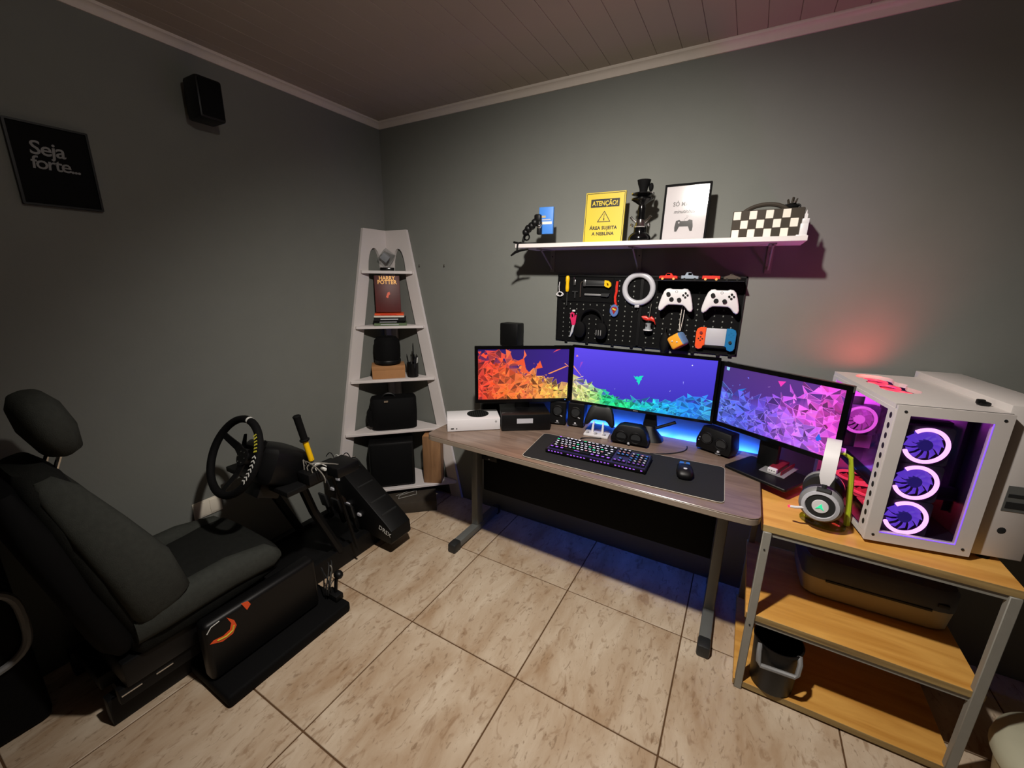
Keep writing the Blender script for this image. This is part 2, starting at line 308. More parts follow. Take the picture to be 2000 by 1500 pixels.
# ================================================================== left wall
t = thing('framed_poster', 'black framed poster reading Seja forte hanging on the left wall', 'poster', (0, -1.536, 1.88))
B().plate(rrect(.205, .265, .002, 1), [rrect(.192, .252, .001, 1)], .001, .016, ax='yz').build('frame', 'black', t)
B().bx(.001, .009, -.099, .099, -.129, .129).build('print', 'blackm', t)
text('Seja', .062, 'grey', t, (.0096, -.012, .052), LEFTW, shear=.1, bold=.0008, space=.9)
text('forte...', .058, 'grey', t, (.0096, .002, .006), LEFTW, shear=.1, bold=.0006, space=.85)
t = thing('wall_speaker', 'small black box loudspeaker mounted high on the left wall', 'speaker', (0, -1.055, 2.225))
B().bx(.04, .145, -.05, .05, -.078, .078, .01).build('cabinet', 'black', t)
B().bx(.001, .012, -.03, .03, -.05, .05, .003).build('wall_plate', 'black', t); B().cyl((.01, 0, 0), (.045, 0, 0), .012).build('arm', 'black', t)
B().bx(.143, .149, -.042, .042, -.068, .068, .004).build('grille', 'blackm', t)
t = thing('power_socket', 'white double power socket plate low on the left wall behind the wheel', 'socket', (0, -1.289, .408))
B().bx(0, .007, -.062, .062, -.043, .043, .003).build('plate', 'sock', t)
for s in (-1, 1):
    o = B().bx(.006, .010, s*.033-.024, s*.033+.024, -.035, .035, .002).build('outlet', 'sock', t)

# ================================================================== corner ladder shelf
t = thing('corner_ladder_shelf', 'white wooden corner ladder shelf with five triangular shelves', 'shelf', (0, 0, 0))
LT = 1.815
def a_out(z): return .205+.222*(LT-z)
def leg_poly():
    inner = .068; arch = []
    zb = 1.50; s0 = a_out(zb)-.088; s1 = inner
    for i in range(13):                                    # arch from outer leg to inner leg
        u = i/12; th = pi*u; s = (s0+s1)/2+(s0-s1)/2*math.cos(th); arch.append((s, zb+.20*math.sin(th)**.8))
    return [(0.0, 0), (0.0, LT), (.205, LT), (a_out(0), 0), (a_out(0)-.092, 0)]+arch+[(inner, 0)]
P = leg_poly()
B().prism([(s, z) for s, z in P], -.0205, -.002, 0).build('side_frame', 'white', t, 0)            # on the back wall (x along the wall)
B().prism([(-s-.0, z) for s, z in P], .002, .0205, 0, ax='yz').build('side_frame', 'white', t, 0)  # on the left wall
SH = [1.556, 1.208, .862, .518, .130]
for z in SH:
    a = a_out(z)-.012
    B().prism([(.02, -.02), (.02, -a), (.034, -a-.004), (a+.004, -.034), (a, -.02)], z-.018, z, .002, 1, ax='xy').build('shelf_board', 'white', t, 0)
Z1, Z2, Z3, Z4, Z5 = SH
D = Vector((1, -1, 0)).normalized()                         # from the corner into the room
def cpos(d, s=0): return (d*D.x+s*.7071, d*D.y+s*.7071, 0)  # d out of the corner, s along the shelf front (towards the right)
# glass cube trophy
c = cpos(.105); t = thing('glass_cube_trophy', 'glass cube trophy on a black base at the top of the ladder shelf', 'trophy', (c[0], c[1], Z1), R(45))
B().bx(-.045, .045, -.03, .03, 0, .022, .004).build('base', 'blackg', t)
M_ = Matrix.Translation((0, 0, .088)) @ Matrix.Rotation(R(38), 4, 'Y') @ Matrix.Rotation(R(20), 4, 'X')
B().box((0, 0, 0), (.078, .06, .078), .004, 2, M_).build('cube', 'glassb', t)
B().box((-.006, 0, -.008), (.05, .03, .045), .003, 2, M_).build('engraved_core', 'lgrey', t)
# upright book
c = cpos(.178, -.006); t = thing('upright_book', 'upright dark red book with a gold title on the ladder shelf', 'book', (c[0], c[1], Z2+.0815), R(45), rx=R(-6))
B().bx(-.080, .080, -.016, .016, 0, .236, .003).build('cover', 'dred2', t); B().bx(-.076, .0785, -.013, .013, .002, .2375).build('pages', 'cream', t)
text('HARRY', .034, 'gold', t, (0, -.0166, .219), bold=.0008, sx=.92); text('POTTER', .036, 'gold', t, (0, -.0166, .193), bold=.0008, sx=.92)
B().prism([(-.012, .098), (.0, .128), (.012, .134), (.016, .118), (.006, .108), (.002, .092)], -.0168, -.016).build('cover_motif', 'orange', t)
# lying books
stack = [('green', .205, .125, .018, 'green covered book lying at the bottom of the small book pile', 0.004), ('blackm', .196, .12, .013, 'thin black and white book lying second from the bottom of the pile', -.004),
         ('black', .202, .122, .022, 'thick black book lying in the middle of the small book pile', 0.002), ('cream', .188, .115, .012, 'white book lying just below the orange one in the pile', -.002), ('orange', .182, .11, .014, 'orange book lying on top of the small book pile', 0)]
z = Z2; rnd = random.Random(4)
for m, w_, d_, h_, lab, off in stack:
    c = cpos(.186, off); t = thing('lying_book', lab, 'book', (c[0], c[1], z), R(45+rnd.uniform(-4, 4)), 'books lying in the ladder shelf pile')
    B().bx(-w_/2, w_/2, -d_/2, d_/2, 0, .002).bx(-w_/2, w_/2, -d_/2, d_/2, h_-.002, h_).bx(-w_/2, w_/2, -d_/2, -d_/2+.003, 0, h_).build('cover', m, t)
    B().bx(-w_/2+.003, w_/2-.003, -d_/2+.003, d_/2-.003, .002, h_-.002).build('pages', 'cream', t)
    if m != 'cream': B().bx(-w_*.3, w_*.25, -d_/2-.0006, -d_/2, h_*.35, h_*.65).build('spine_print', 'lgrey' if m != 'orange' else 'red', t, 0)
    z += h_+.0002
# hat on a kraft box
c = cpos(.215, -.03); t = thing('cardboard_box', 'brown kraft cardboard box below the black beanie on the ladder shelf', 'box', (c[0], c[1], Z3), R(47))
B().bx(-.105, .105, -.07, .07, 0, .072, .002).build('box_body', 'kraft', t); B().bx(-.1065, .1065, -.0715, .0715, .058, .086, .002).build('lid', 'kraft', t)
t = thing('knit_beanie', 'rounded black beanie resting on the kraft box on the ladder shelf', 'hat', (c[0], c[1], Z3+.0865), R(45))
B().lathe([(.062, 0), (.076, .012), (.083, .05), (.085, .12), (.080, .165), (.06, .185), (.001, .19)], 28).build('crown', 'blackm', t)
B().lathe([(.076, .010), (.083, .013), (.085, .03), (.083, .034)], 28).build('band', 'black', t); B().sph((0, 0, .19), .006).build('button', 'black', t)
# pen cup
c = cpos(.252, .128); t = thing('pen_cup', 'black mesh pen cup full of pens beside the kraft box', 'pen cup', (c[0], c[1], Z3))
B().lathe([(.001, 0), (.036, 0), (.037, .004), (.038, .095), (.036, .095), (.035, .005), (.001, .004)], 20).build('cup', 'black', t, 60)
pens = [('chrome', .0, .0, .02, 0, .15), ('black', .018, .0, .03, .01, .15), ('steel', -.015, .01, -.02, .01, .145), ('black', -.01, -.012, -.03, -.02, .15), ('wpaint', .012, .016, .03, .02, .14), ('black', 0, .01, .012, .0, .225), ('dgrey', .02, -.01, .045, -.02, .14)]
pl = ['chrome pen', 'black pen leaning right', 'steel ruler like pen', 'black pen leaning left', 'white pen', 'tall thin black stylus', 'dark grey marker']
for (m, x, y, x2, y2, h_), lab in zip(pens, pl):
    o = thing('pen', lab+' standing in the black pen cup', 'pen', (c[0]+x, c[1]+y, Z3+.006), 0, 'pens in the black cup')
    B().tube([(0, 0, 0), ((x2-x)*.9, (y2-y)*.9, h_*.9)], .004, 8).build('barrel', m, o); B().cyl(((x2-x)*.9, (y2-y)*.9, h_*.9), (x2-x, y2-y, h_), .004, .0015, 8).build('tip', 'black', o)
# black bag
c = cpos(.275, -.01); t = thing('black_bag', 'soft black camera bag on the fourth ladder shelf', 'bag', (c[0], c[1], Z4), R(46))
B().loops([sup((0, 0, z_), (1, 0, 0), (0, 1, 0), a, b, 5) for z_, a, b in ((0, .138, .065), (.01, .148, .073), (.10, .152, .075), (.205, .15, .07), (.218, .142, .06))]).build('bag_body', 'blackm', t)
B().loops([sup((-.145, -.01, z_), (1, 0, 0), (0, 1, 0), a, .045, 4) for z_, a in ((.03, .02), (.06, .032), (.12, .032), (.14, .02))]).build('side_pocket', 'blackm', t)
B().tube(bez((-.07, 0, .215), (-.06, 0, .25), (.0, 0, .25), (.01, 0, .215)), .008).build('handle', 'black', t); B().bx(-.06, -.035, -.078, -.070, .20, .212).build('buckle', 'chrome', t)
# big black box
c = cpos(.30, -.04); t = thing('subwoofer', 'large black box subwoofer on the lowest ladder shelf', 'subwoofer', (c[0], c[1], Z5), R(45))
B().bx(-.145, .145, -.11, .11, .008, .325, .012).build('cabinet', 'black', t); B().bx(-.13, .13, -.114, -.109, .02, .31, .006).build('grille', 'blackm', t)
for sx in (-1, 1):
    for sy in (-1, 1): B().cyl((sx*.1, sy*.085, 0), (sx*.1, sy*.085, .01), .012).build('foot', 'rubber', t)
c = (.43, -.098, 0); t = thing('brown_paper_box', 'tall brown wood grain box at the right end of the lowest ladder shelf', 'box', (c[0], c[1], Z5), R(26))
B().bx(-.062, .062, -.045, .045, 0, .345, .004).build('box_body', 'kraftd', t); B().bx(-.058, .058, -.043, .043, .343, .348, .001).build('top_flap', 'kraft', t)
# flat dark box on the floor
t = thing('flat_dark_box', 'flat dark box with thin white line print on the floor below the ladder shelf', 'box', (.33, -.26, 0), R(42))
B().bx(-.19, .19, -.13, .13, 0, .075, .003).build('box_body', 'brownd', t)
b = B()
for p, q in (((-.08, -.02), (.04, .05)), ((-.06, -.06), (.06, -.02)), ((.06, -.02), (.055, .03)), ((-.06, -.06), (-.055, -.02)), ((-.055, -.02), (.055, .03))): b.tube([(p[0], p[1], .0755), (q[0], q[1], .0755)], .0012, 4)
b.build('line_print', 'wpaint', t)

# ================================================================== desk
DZ = .75
t = thing('computer_desk', 'wide taupe computer desk with rounded corners and grey metal legs', 'desk', (0, 0, 0))
out = [(.855, -.03), (.855, -.595)]
for i in range(6): a = pi+pi/2*i/5; out.append((.895+.04*math.cos(a), -.60+.04*math.sin(a)))
out += [(1.5, -.648), (1.9, -.655), (2.2, -.66)]
for i in range(6): a = -pi/2+pi/2*i/5; out.append((2.285+.045*math.cos(a), -.612+.045*math.sin(a)))
out += [(2.33, -.03)]
B().prism(out, DZ-.004, DZ, .0015, 1, ax='xy').build('desk_top', 'desk', t, 30)
B().prism(out, DZ-.028, DZ-.0042, .002, 1, ax='xy').build('edge_band', 'deskedge', t, 30)
for x in (.915, 2.225):
    o = B().bx(x-.022, x+.022, -.30, -.24, .05, DZ-.06, .006).build('leg_post', 'greym', t)
    o = B().bx(x-.024, x+.024, -.48, -.06, .012, .052, .006).build('leg_foot', 'greym', t)
    B().bx(x-.026, x+.026, -.535, -.47, 0, .056, .01).build('foot_cap', 'dgrey', o); B().bx(x-.026, x+.026, -.07, -.03, 0, .056, .01).build('foot_cap', 'dgrey', o)
    B().bx(x-.022, x+.022, -.50, -.08, DZ-.062, DZ-.029, .004).build('top_bracket', 'greym', t)
B().bx(.94, 2.20, -.235, -.217, .27, DZ-.03, .002).build('modesty_panel', 'blackm', t)
t = thing('cable_box', 'small black cable box under the left end of the desk', 'box', (.985, -.262, .52))
B().bx(-.03, .075, -.018, .024, -.028, .028, .004).build('box_body', 'black', t); B().bx(.02, .028, -.0195, -.017, -.02, -.014).build('lamp_dot', 'lgrey', t)

# blue light strip stuck to the back edge of the desk, facing the wall
t = thing('light_strip', 'blue glowing light strip along the back edge of the desk', 'light strip', (0, 0, DZ))
B().bx(1.33, 2.325, -.0298, -.0285, -.018, -.004).build('strip_base', 'whitep', t); B().bx(1.33, 2.325, -.0284, -.0262, -.016, -.006).build('glowing_line', 'led_blue', t)

# ------------------------------------------------------------------ monitors with their pictures
def ramp(u, st):
    for (a, ca), (b, cb) in zip(st, st[1:]):
        if u <= b: f = 0 if b == a else max(0, (u-a)/(b-a)); return tuple(p+(q-p)*f for p, q in zip(ca, cb))
    return st[-1][1]
LOGO = [(-1, .75), (-.55, .55), (-.25, .75), (0, .6), (.3, .85), (1, .95), (.65, .45), (.75, .2), (.45, -.1), (.4, -.6), (.15, -1), (.05, -.55), (-.3, -.35), (-.15, 0), (-.6, .15), (-.75, .5)]
def picture(W, H, seed, bgs, hue, hgt, nbig, nsmall, spray, extras=()):
    # a low-poly wallpaper as printed triangles; colours are display colours (sRGB)
    rnd = random.Random(seed); V = []; F = []; C = []; lift = [.0]
    cl = lambda v: max(0, min(255, v))
    def tri(ps, c):
        i = len(V); lift[0] += 1e-7; V.extend([((min(max(x, 0), 1)-.5)*W, -lift[0], (min(max(y, 0), 1)-.5)*H) for x, y in ps]); F.append(tuple(range(i, i+len(ps))))
        C.append([lin(c)]*len(ps) if not isinstance(c[0], (tuple, list)) else [lin(q) for q in c])
    bg = lambda x, y: tuple(cl(bgs[0][k]*(1-y)+bgs[1][k]*y+bgs[2][k]*x) for k in range(3))
    n = 8
    for i in range(n):
        for j in range(5):
            q = [(i/n, j/5), ((i+1)/n, j/5), ((i+1)/n, (j+1)/5), (i/n, (j+1)/5)]; tri(q, [bg(*p) for p in q])
    col = lambda x, y: ramp(min(max(x, 0), 1), hue(y))
    mixc = lambda a, b, f: tuple(cl(p+(q-p)*f) for p, q in zip(a, b))
    # glowing body of the shape, fading towards its ragged top
    m = 40
    for i in range(m):
        xa, xb = i/m, (i+1)/m; ha, hb = hgt(xa)*rnd.uniform(.80, .92), hgt(xb)*rnd.uniform(.80, .92)
        for f0, f1, t0, t1 in ((0, .35, 1.0, .82), (.35, .7, .82, .5), (.7, 1.0, .5, .08)):
            q = [(xa, ha*f0), (xb, hb*f0), (xb, hb*f1), (xa, ha*f1)]
            tri(q, [mixc(bg(*p), tuple(v*1.18 for v in col(*p)), min(1, tt)) for p, tt in zip(q, (t0, t0, t1, t1))])
    def shard(x, y, s, al, lines):
        a0 = rnd.uniform(0, 2*pi); ps = []
        for k in range(3):
            a = a0+k*2.1+rnd.uniform(-.55, .55); r = s*rnd.uniform(.5, 1.15); ps.append((x+r*math.cos(a)*H/W, y+r*math.sin(a)))
        base = col(x, y); under = bg(x, y) if y > hgt(x)*.92 else base
        kk = rnd.choice((.35, .5, .7, .85, 1.0, 1.2, 1.3)); c0 = tuple(v*kk+(18 if kk > 1 else 0) for v in base)
        tri(ps, [mixc(under, tuple(v*rnd.uniform(.8, 1.25) for v in c0), al*rnd.uniform(.55, 1)) for _ in ps])
        if lines:
            for p, q in ((ps[0], ps[1]), (ps[1], ps[2]), (ps[2], ps[0])):
                if rnd.random() < .8:
                    dx, dy = (q[0]-p[0])*W, (q[1]-p[1])*H; L = math.hypot(dx, dy)+1e-9; wd = rnd.uniform(.0004, .0011); u, v = -dy/L*wd/W, dx/L*wd/H
                    tri([(p[0]+u, p[1]+v), (p[0]-u, p[1]-v), (q[0]-u, q[1]-v), (q[0]+u, q[1]+v)], mixc(under, tuple(v*1.2+40 for v in base), .8))
    nx, ny = nbig; pts = {}
    for i in range(nx+1):
        for j in range(ny+1):
            pts[i, j] = ((i+(0 if i in (0, nx) else rnd.uniform(-.45, .45)))/nx, (j+(0 if j == 0 else rnd.uniform(-.45, .45)))/ny)
    def stroke(p, q, c, wd):
        dx, dy = (q[0]-p[0])*W, (q[1]-p[1])*H; L = math.hypot(dx, dy)+1e-9; u, v = -dy/L*wd/W, dx/L*wd/H
        tri([(p[0]+u, p[1]+v), (p[0]-u, p[1]-v), (q[0]-u, q[1]-v), (q[0]+u, q[1]+v)], c)
    for i in range(nx):
        for j in range(ny):
            A, B_, C_, D_ = pts[i, j], pts[i+1, j], pts[i+1, j+1], pts[i, j+1]
            for T in (((A, B_, C_), (A, C_, D_)) if rnd.random() < .5 else ((A, B_, D_), (B_, C_, D_))):
                x = sum(p[0] for p in T)/3; y = sum(p[1] for p in T)/3; h = hgt(x)
                pr = 1 if y < h*.72 else (.72 if y < h else (.22 if y < h*1.15 else 0))
                if rnd.random() > pr: continue
                base = col(x, y); under = mixc(bg(x, y), base, .75 if y < h*.7 else .3)
                kk = rnd.choice((.4, .6, .8, .95, 1.1, 1.2, 1.3)); al = rnd.uniform(.4, .85)
                tri(T, [mixc(under, tuple(v*kk*rnd.uniform(.85, 1.2) for v in base), al) for _ in T])
                for p, q in ((T[0], T[1]), (T[1], T[2]), (T[2], T[0])):
                    if rnd.random() < .5: stroke(p, q, mixc(under, tuple(v*1.15+36 for v in base), rnd.uniform(.45, .9)), rnd.uniform(.0003, .0009))
    for k in range(nsmall):
        x = rnd.random(); h = hgt(x); y = h*rnd.random()**1.2*.9; shard(x, y, rnd.uniform(.025, .075)*min(1, h+.4), .6, rnd.random() < .4)
    for k in range(spray):
        x = rnd.random(); h = hgt(x); y = h+rnd.random()**2*.25; shard(x, y, rnd.uniform(.015, .05), .8, False)
    for ps, c in extras: tri(ps, c)
    me = bpy.data.meshes.new('screen'); me.from_pydata(V, [], F)
    ca = me.color_attributes.new('Col', 'FLOAT_COLOR', 'CORNER'); ca.data.foreach_set('color', [v for cs in C for c in cs for v in c]); return me
def monitor(label, loc, rz, W, H, zc, me, b_):
    t = thing('monitor', label, 'monitor', (loc[0], loc[1], DZ), rz, 'monitors on the desk')
    zz = zc-DZ
    B().plate(rrect(W+2*b_, H+2*b_, .004, 2, 0, zz), [rrect(W, H, .0005, 1, 0, zz)], -.006, .012).build('bezel', 'blackg', t, 30)
    o = link('screen', me, 'screen', t); o.location = (0, -.001, zz)
    B().bx(-W/2-b_+.001, W/2+b_-.001, .0005, .016, zz-H/2-b_+.001, zz+H/2+b_-.001).bx(-W*.36, W*.36, .015, .038, zz-H*.36, zz+H*.36, .012).build('back_shell', 'black', t, 30)
    return t, zz
XL = [((.30, 0), (255, 95, 45))]
lm = picture(.477, .268, 11, ((42, 24, 96), (38, 22, 92), (18, 8, 44)), lambda y: [(0, (236, 56, 38)), (.3, (240, 74+40*(1-y), 40)), (.55, (246, 118, 52)), (.8, (252, 176, 70)), (1, (238, 200, 96))],
             lambda x: 1.05-.10*x if x < .22 else max(.34, 1.0-1.05*(x-.22)), (17, 10), 130, 5,
             [([(.30, 1), (.36, .95), (.31, .80)], (240, 110, 70)), ([(.50, .99), (.53, .88), (.485, .78), (.50, .88)], (246, 110, 74)), ([(.68, .77), (.71, .63), (.62, .60)], (244, 92, 52)), ([(.86, .985), (.91, 1), (.82, .93)], (240, 80, 90)),
              ([(.96, .72), (1, .66), (1, .645), (.955, .71)], (250, 150, 110)), ([(1, .66), (.97, .66), (.77, .51), (.79, .50)], (250, 150, 80)), ([(.34, .70), (.50, .82), (.52, .66), (.40, .72)], (238, 84, 48)), ([(.50, .80), (.52, .62), (.58, .50), (.46, .55)], (236, 96, 56))])
t, zz = monitor('left monitor showing orange and red polygon shapes, beside the white console', (1.214, -.263), R(35.5), .477, .268, 1.033, lm, .0175)
B().bx(-.122, .135, -.09, .10, .0015, .09, .004).build('stand_base', 'black', t); B().bx(-.04, .04, .03, .05, .085, zz-.04, .006).build('stand_neck', 'black', t)
B().bx(-.042, .042, -.0915, -.0898, .042, .068).build('sticker', 'lgrey', t, 0)
B().sph((.227, -.007, zz-.1405), .0028).build('power_light', 'led_bluek', t)
cm = picture(.673, .284, 5, ((66, 48, 190), (96, 74, 240), (-14, -6, -16)), lambda y: [(0, (226, 214, 128)), (.12, (206, 226, 126)), (.20, (150, 226, 110)), (.26, (24, 200, 120)), (.42, (30, 226, 120)), (.52, (20, 200, 196)), (.7, (28, 176, 236)), (.9, (36, 130, 240)), (1, (60, 190, 250))],
             lambda x: .46-.05*x/.1 if x < .1 else (.41-.9*(x-.1) if x < .36 else (.175 if x < .5 else min(.36, .17+.5*(x-.5)))), (26, 17), 70, 0,
             [([(.497+x*.036, .535+y*.088) for x, y in LOGO], (20, 226, 196)),
              ([(.015, .83), (.022, .87), (.035, .84)], (250, 150, 130)), ([(.05, .62), (.075, .75), (.055, .74)], (150, 70, 210)), ([(.0, .66), (.0, .63), (.09, .42), (.06, .50)], (250, 160, 120)),
              ([(.842, .885), (.847, .875), (.852, .885), (.847, .897)], (240, 240, 255)), ([(.72, .41), (.724, .40), (.727, .425)], (190, 190, 250)), ([(.80, .60), (.804, .55), (.806, .60)], (150, 150, 250)), ([(.33, .32), (.334, .31), (.336, .33)], (170, 190, 250))])
t, zz = monitor('wide centre monitor showing a blue violet picture with a green emblem', (1.774, -.113), R(1.6), .673, .284, 1.036, cm, .0125)
B().prism([(-.02, .10), (.02, .10), (.035, .0), (-.035, .0)], .012, .03, .003, 1, M=Matrix.Translation((.07, .02, .06))).build('stand_neck', 'black', t)
B().loops([sup((.07, .01, z_), (1, 0, 0), (0, 1, 0), a, b_, 3) for z_, a, b_ in ((0, .075, .055), (.01, .07, .05), (.05, .035, .03), (.07, .028, .02))]).build('stand_base', 'black', t)
B().tube([(.09, .02, .05), (.19, .03, .10)], .008).build('stand_arm', 'black', t)
B().bx(-.012, .012, -.0064, -.006, zz-.150, zz-.146).build('logo_mark', 'grey', t, 0)
rm = picture(.46, .259, 8, ((66, 44, 140), (74, 50, 128), (30, 0, 14)), lambda y: [(0, (90, 120, 236)), (.22, (86, 96, 232)), (.42, (122, 92, 236)), (.6, (176, 100, 238) if y < .5 else (214, 88, 232)), (.8, (232, 92, 224) if y > .4 else (178, 104, 240)), (1, (244, 74, 206))],
             lambda x: .60 if x < .1 else (.60+.15*x if x < .5 else min(1.08, .68+.9*(x-.5))), (17, 11), 90, 6,
             [([(.02, .99), (.055, .985), (.05, .93), (.025, .935)], (150, 214, 236)), ([(.50, .93), (.565, .945), (.53, .85)], (250, 60, 190)), ([(.16, .64), (.24, .70), (.20, .63)], (40, 120, 220)), ([(.42, .80), (.45, .82), (.435, .80)], (160, 120, 200)), ([(.86, .22), (.88, .30), (.905, .22), (.875, .18)], (46, 100, 230))])
t, zz = monitor('right monitor showing blue, violet and pink polygon shapes, beside the computer tower', (2.338, -.215), R(-30.7), .46, .259, 1.029, rm, .019)
B().prism(rrect(.25, .20, .01, 3, .03, -.02), .0015, .014, .003, 1, ax='xy').build('stand_base', 'black', t); B().bx(-.04, .04, .02, .045, .012, zz-.04, .006).build('stand_neck', 'black', t)

# black box standing over the left monitor
t = thing('wall_box', 'small black square box on the wall above the left monitor', 'box', (1.025, 0, 1.21))
B().bx(-.058, .058, -.10, -.02, -.065, .062, .006).build('cabinet', 'black', t); B().bx(-.02, .02, -.022, 0, -.02, .02).build('wall_plate', 'black', t)

# white game console (lies flat)
t = thing('game_console', 'white flat game console with a round black vent on the desk', 'game console', (.935, -.562, DZ), math.atan2(.172, .21))
B().bx(0, .275, 0, .151, .002, .065, .003).build('shell', 'whitep', t); B().cyl((.165, .085, .0645), (.165, .085, .0665), .058, seg=40).build('vent', 'black', t)
b = B()
for i in range(9):
    for j in range(9):
        x, y = (i-4)*.0115, (j-4)*.0115
        if math.hypot(x, y) < .05: b.cyl((.165+x, .085+y, .066), (.165+x, .085+y, .0672), .0032, seg=6)
b.build('vent_holes', 'blackm', t)['kind'] = 'stuff'; B().torus((.252, -.0003, .047), .0045, .0009, 16, 6).build('power_button', 'grey', t)
B().tube([(.2495, -.0006, .044), (.2545, -.0006, .050)], .0006, 4).tube([(.2545, -.0006, .044), (.2495, -.0006, .050)], .0006, 4).build('button_mark', 'grey', t)
B().bx(.018, .034, -.0006, .001, .014, .020).build('usb_port', 'black', t); B().cyl((.048, -.0006, .016), (.048, .001, .016), .0035, seg=10).build('pair_button', 'dgrey', t)
B().bx(.02, .255, .01, .14, 0, .003).build('foot', 'rubber', t)
t = thing('set_top_box', 'small black rounded box behind the white console', 'set-top box', (.972, -.175, DZ), R(38))
B().bx(-.075, .075, -.05, .05, .004, .075, .02, 3).build('shell', 'black', t); B().bx(-.06, .06, -.04, .04, 0, .005).build('foot', 'rubber', t)

# speakers
def cone(b_par, x, y, z, r, t):
    B().torus((x, y, z), r, r*.16, 24, 8).build('driver_ring', 'black', t)
    M_ = Matrix.Translation((x, y, z)) @ Matrix.Rotation(pi/2, 4, 'X')
    B().lathe([(r*.95, .0), (r*.6, -r*.3), (r*.36, -r*.34), (r*.3, -r*.2), (r*.2, -.06*r), (.0005, 0)], 24, M_).build('driver_cone', 'cone', t, 60)
def sat(label, x, y, rz):
    t = thing('satellite_speaker', label, 'speaker', (x, y, DZ), rz, 'small satellite speakers')
    B().prism(rrect(.088, .125, .008, 3, 0, .0625), -.035, .05, .004, 1, M=Matrix.Translation((0, 0, .0046)) @ Matrix.Rotation(R(-5), 4, 'X')).build('cabinet', 'black', t)
    M_ = Matrix.Rotation(R(-5), 4, 'X')
    cone(None, 0, -.0355, .086, .026, t); B().bx(.006, .02, -.0365, -.034, .058, .062, M=Matrix.Rotation(R(25), 4, 'Y') @ Matrix.Translation((-.02, 0, .0))).build('badge', 'lgrey', t)
    B().prism([(-.004, .030), (.004, .030), (.006, .022), (-.005, .022)], -.0372, -.035).build('emblem', 'lgrey', t)
    text('logitech', .0075, 'lgrey', t, (0, -.0372, .017)); return t
sat('small black satellite speaker nearer the left monitor', 1.370, -.137, R(12)); sat('small black satellite speaker nearer the game pad stand', 1.468, -.118, R(8))
def twin(label, x, y, rz, poly):
    t = thing('twin_speaker', label, 'speaker', (x, y, DZ), rz)
    B().prism(poly, -.035, .055, .006, 2, M=Matrix.Translation((0, 0, .008)) @ Matrix.Rotation(R(-8), 4, 'X')).build('cabinet', 'black', t); return t
hump = [(-.085, 0), (.085, 0), (.088, .02), (.078, .05), (.062, .078), (.04, .088), (-.04, .088), (-.062, .078), (-.078, .05), (-.088, .02)]
t = twin('low black two driver centre speaker below the wide monitor', 1.782, -.222, R(4), hump)
cone(None, -.037, -.0315, .045, .026, t); cone(None, .030, -.0315, .045, .026, t); B().prism([(-.004, .020), (.004, .020), (.006, .012), (-.005, .012)], -.039, -.034).build('emblem', 'lgrey', t)
tall = [(-.075, 0), (.075, 0), (.082, .03), (.07, .10), (-.06, .108), (-.082, .04)]
t = twin('black two driver speaker below the gap left of the right monitor', 2.150, -.118, R(-22), tall)
cone(None, -.032, -.030, .07, .026, t); cone(None, .034, -.030, .058, .026, t); B().prism([(.026, .028), (.034, .028), (.036, .020), (.025, .020)], -.039, -.034).build('emblem', 'lgrey', t)
for x, z in ((-.062, .066), (-.066, .052)): B().sph((x, -.032, z), .0025).build('indicator', 'lgrey', t)
text('logitech', .0075, 'lgrey', t, (.031, -.0385, .014))

# game pad prototype
PADP = [(0, .30), (.14, .30), (.20, .325), (.29, .31), (.36, .24), (.42, .08), (.47, -.12), (.495, -.26), (.475, -.34), (.42, -.36), (.35, -.31), (.27, -.21), (.20, -.165), (0, -.16)]
def gamepad(label, loc, body, rz=0, group=None, rx=0, s=.153):
    t = thing('game_controller', label, 'controller', loc, rz, group, rx)
    poly = [(x*s, y*s) for x, y in PADP]+[(-x*s, y*s) for x, y in reversed(PADP[1:-1])]
    B().prism(poly[::-1], -.018, .018, .007, 3).build('shell', body, t, 50)
    dk = 'black' if body != 'black' else 'dgrey'
    for x, y, r in ((-.225, .16, .052), (.095, .0, .052)):
        o = B().cyl((x*s, -.017, y*s), (x*s, -.024, y*s), r*s*.7, r*s*.6).cyl((x*s, -.023, y*s), (x*s, -.027, y*s), r*s*1.1, r*s*1.15).build('thumbstick', dk, t)
    B().cyl((-.125*s, -.017, 0), (-.125*s, -.021, 0), .066*s).build('direction_pad', dk, t)
    for dx, dy in ((0, .06), (0, -.06), (.06, 0), (-.06, 0)): B().cyl(((.255+dx)*s, -.017, (.135+dy)*s), ((.255+dx)*s, -.022, (.135+dy)*s), .03*s, seg=12).build('face_button', dk, t)
    B().torus((0, -.018, .23*s), .032*s, .006*s, 20, 6).build('home_button', 'grey', t); return t
gamepad('black game controller on the small white stand under the wide monitor', (1.612, -.165, DZ+.098), 'black', R(186), None, R(18))
t = thing('controller_stand', 'small white stand holding the black game controller', 'stand', (1.61, -.20, DZ), R(5))
B().bx(-.062, .062, -.03, .035, 0, .012, .003).build('stand_plate', 'whitep', t)
for x in (-.026, .026): B().tube([(x, .01, .01), (x*.95, .018, .05), (x*.9, .030, .062)], [.007, .005, .004], 8).build('prong', 'whitep', t)
b = B()
for x in (-.045, -.004, .040): b.lathe([(.008, .012), (.009, .016), (.006, .02), (.001, .021)], 12, Matrix.Translation((x, -.012, 0))).cyl((x-.006, -.02, .012), (x+.006, -.022, .024), .004, seg=8)
b.build('trinkets', 'lgrey', t)

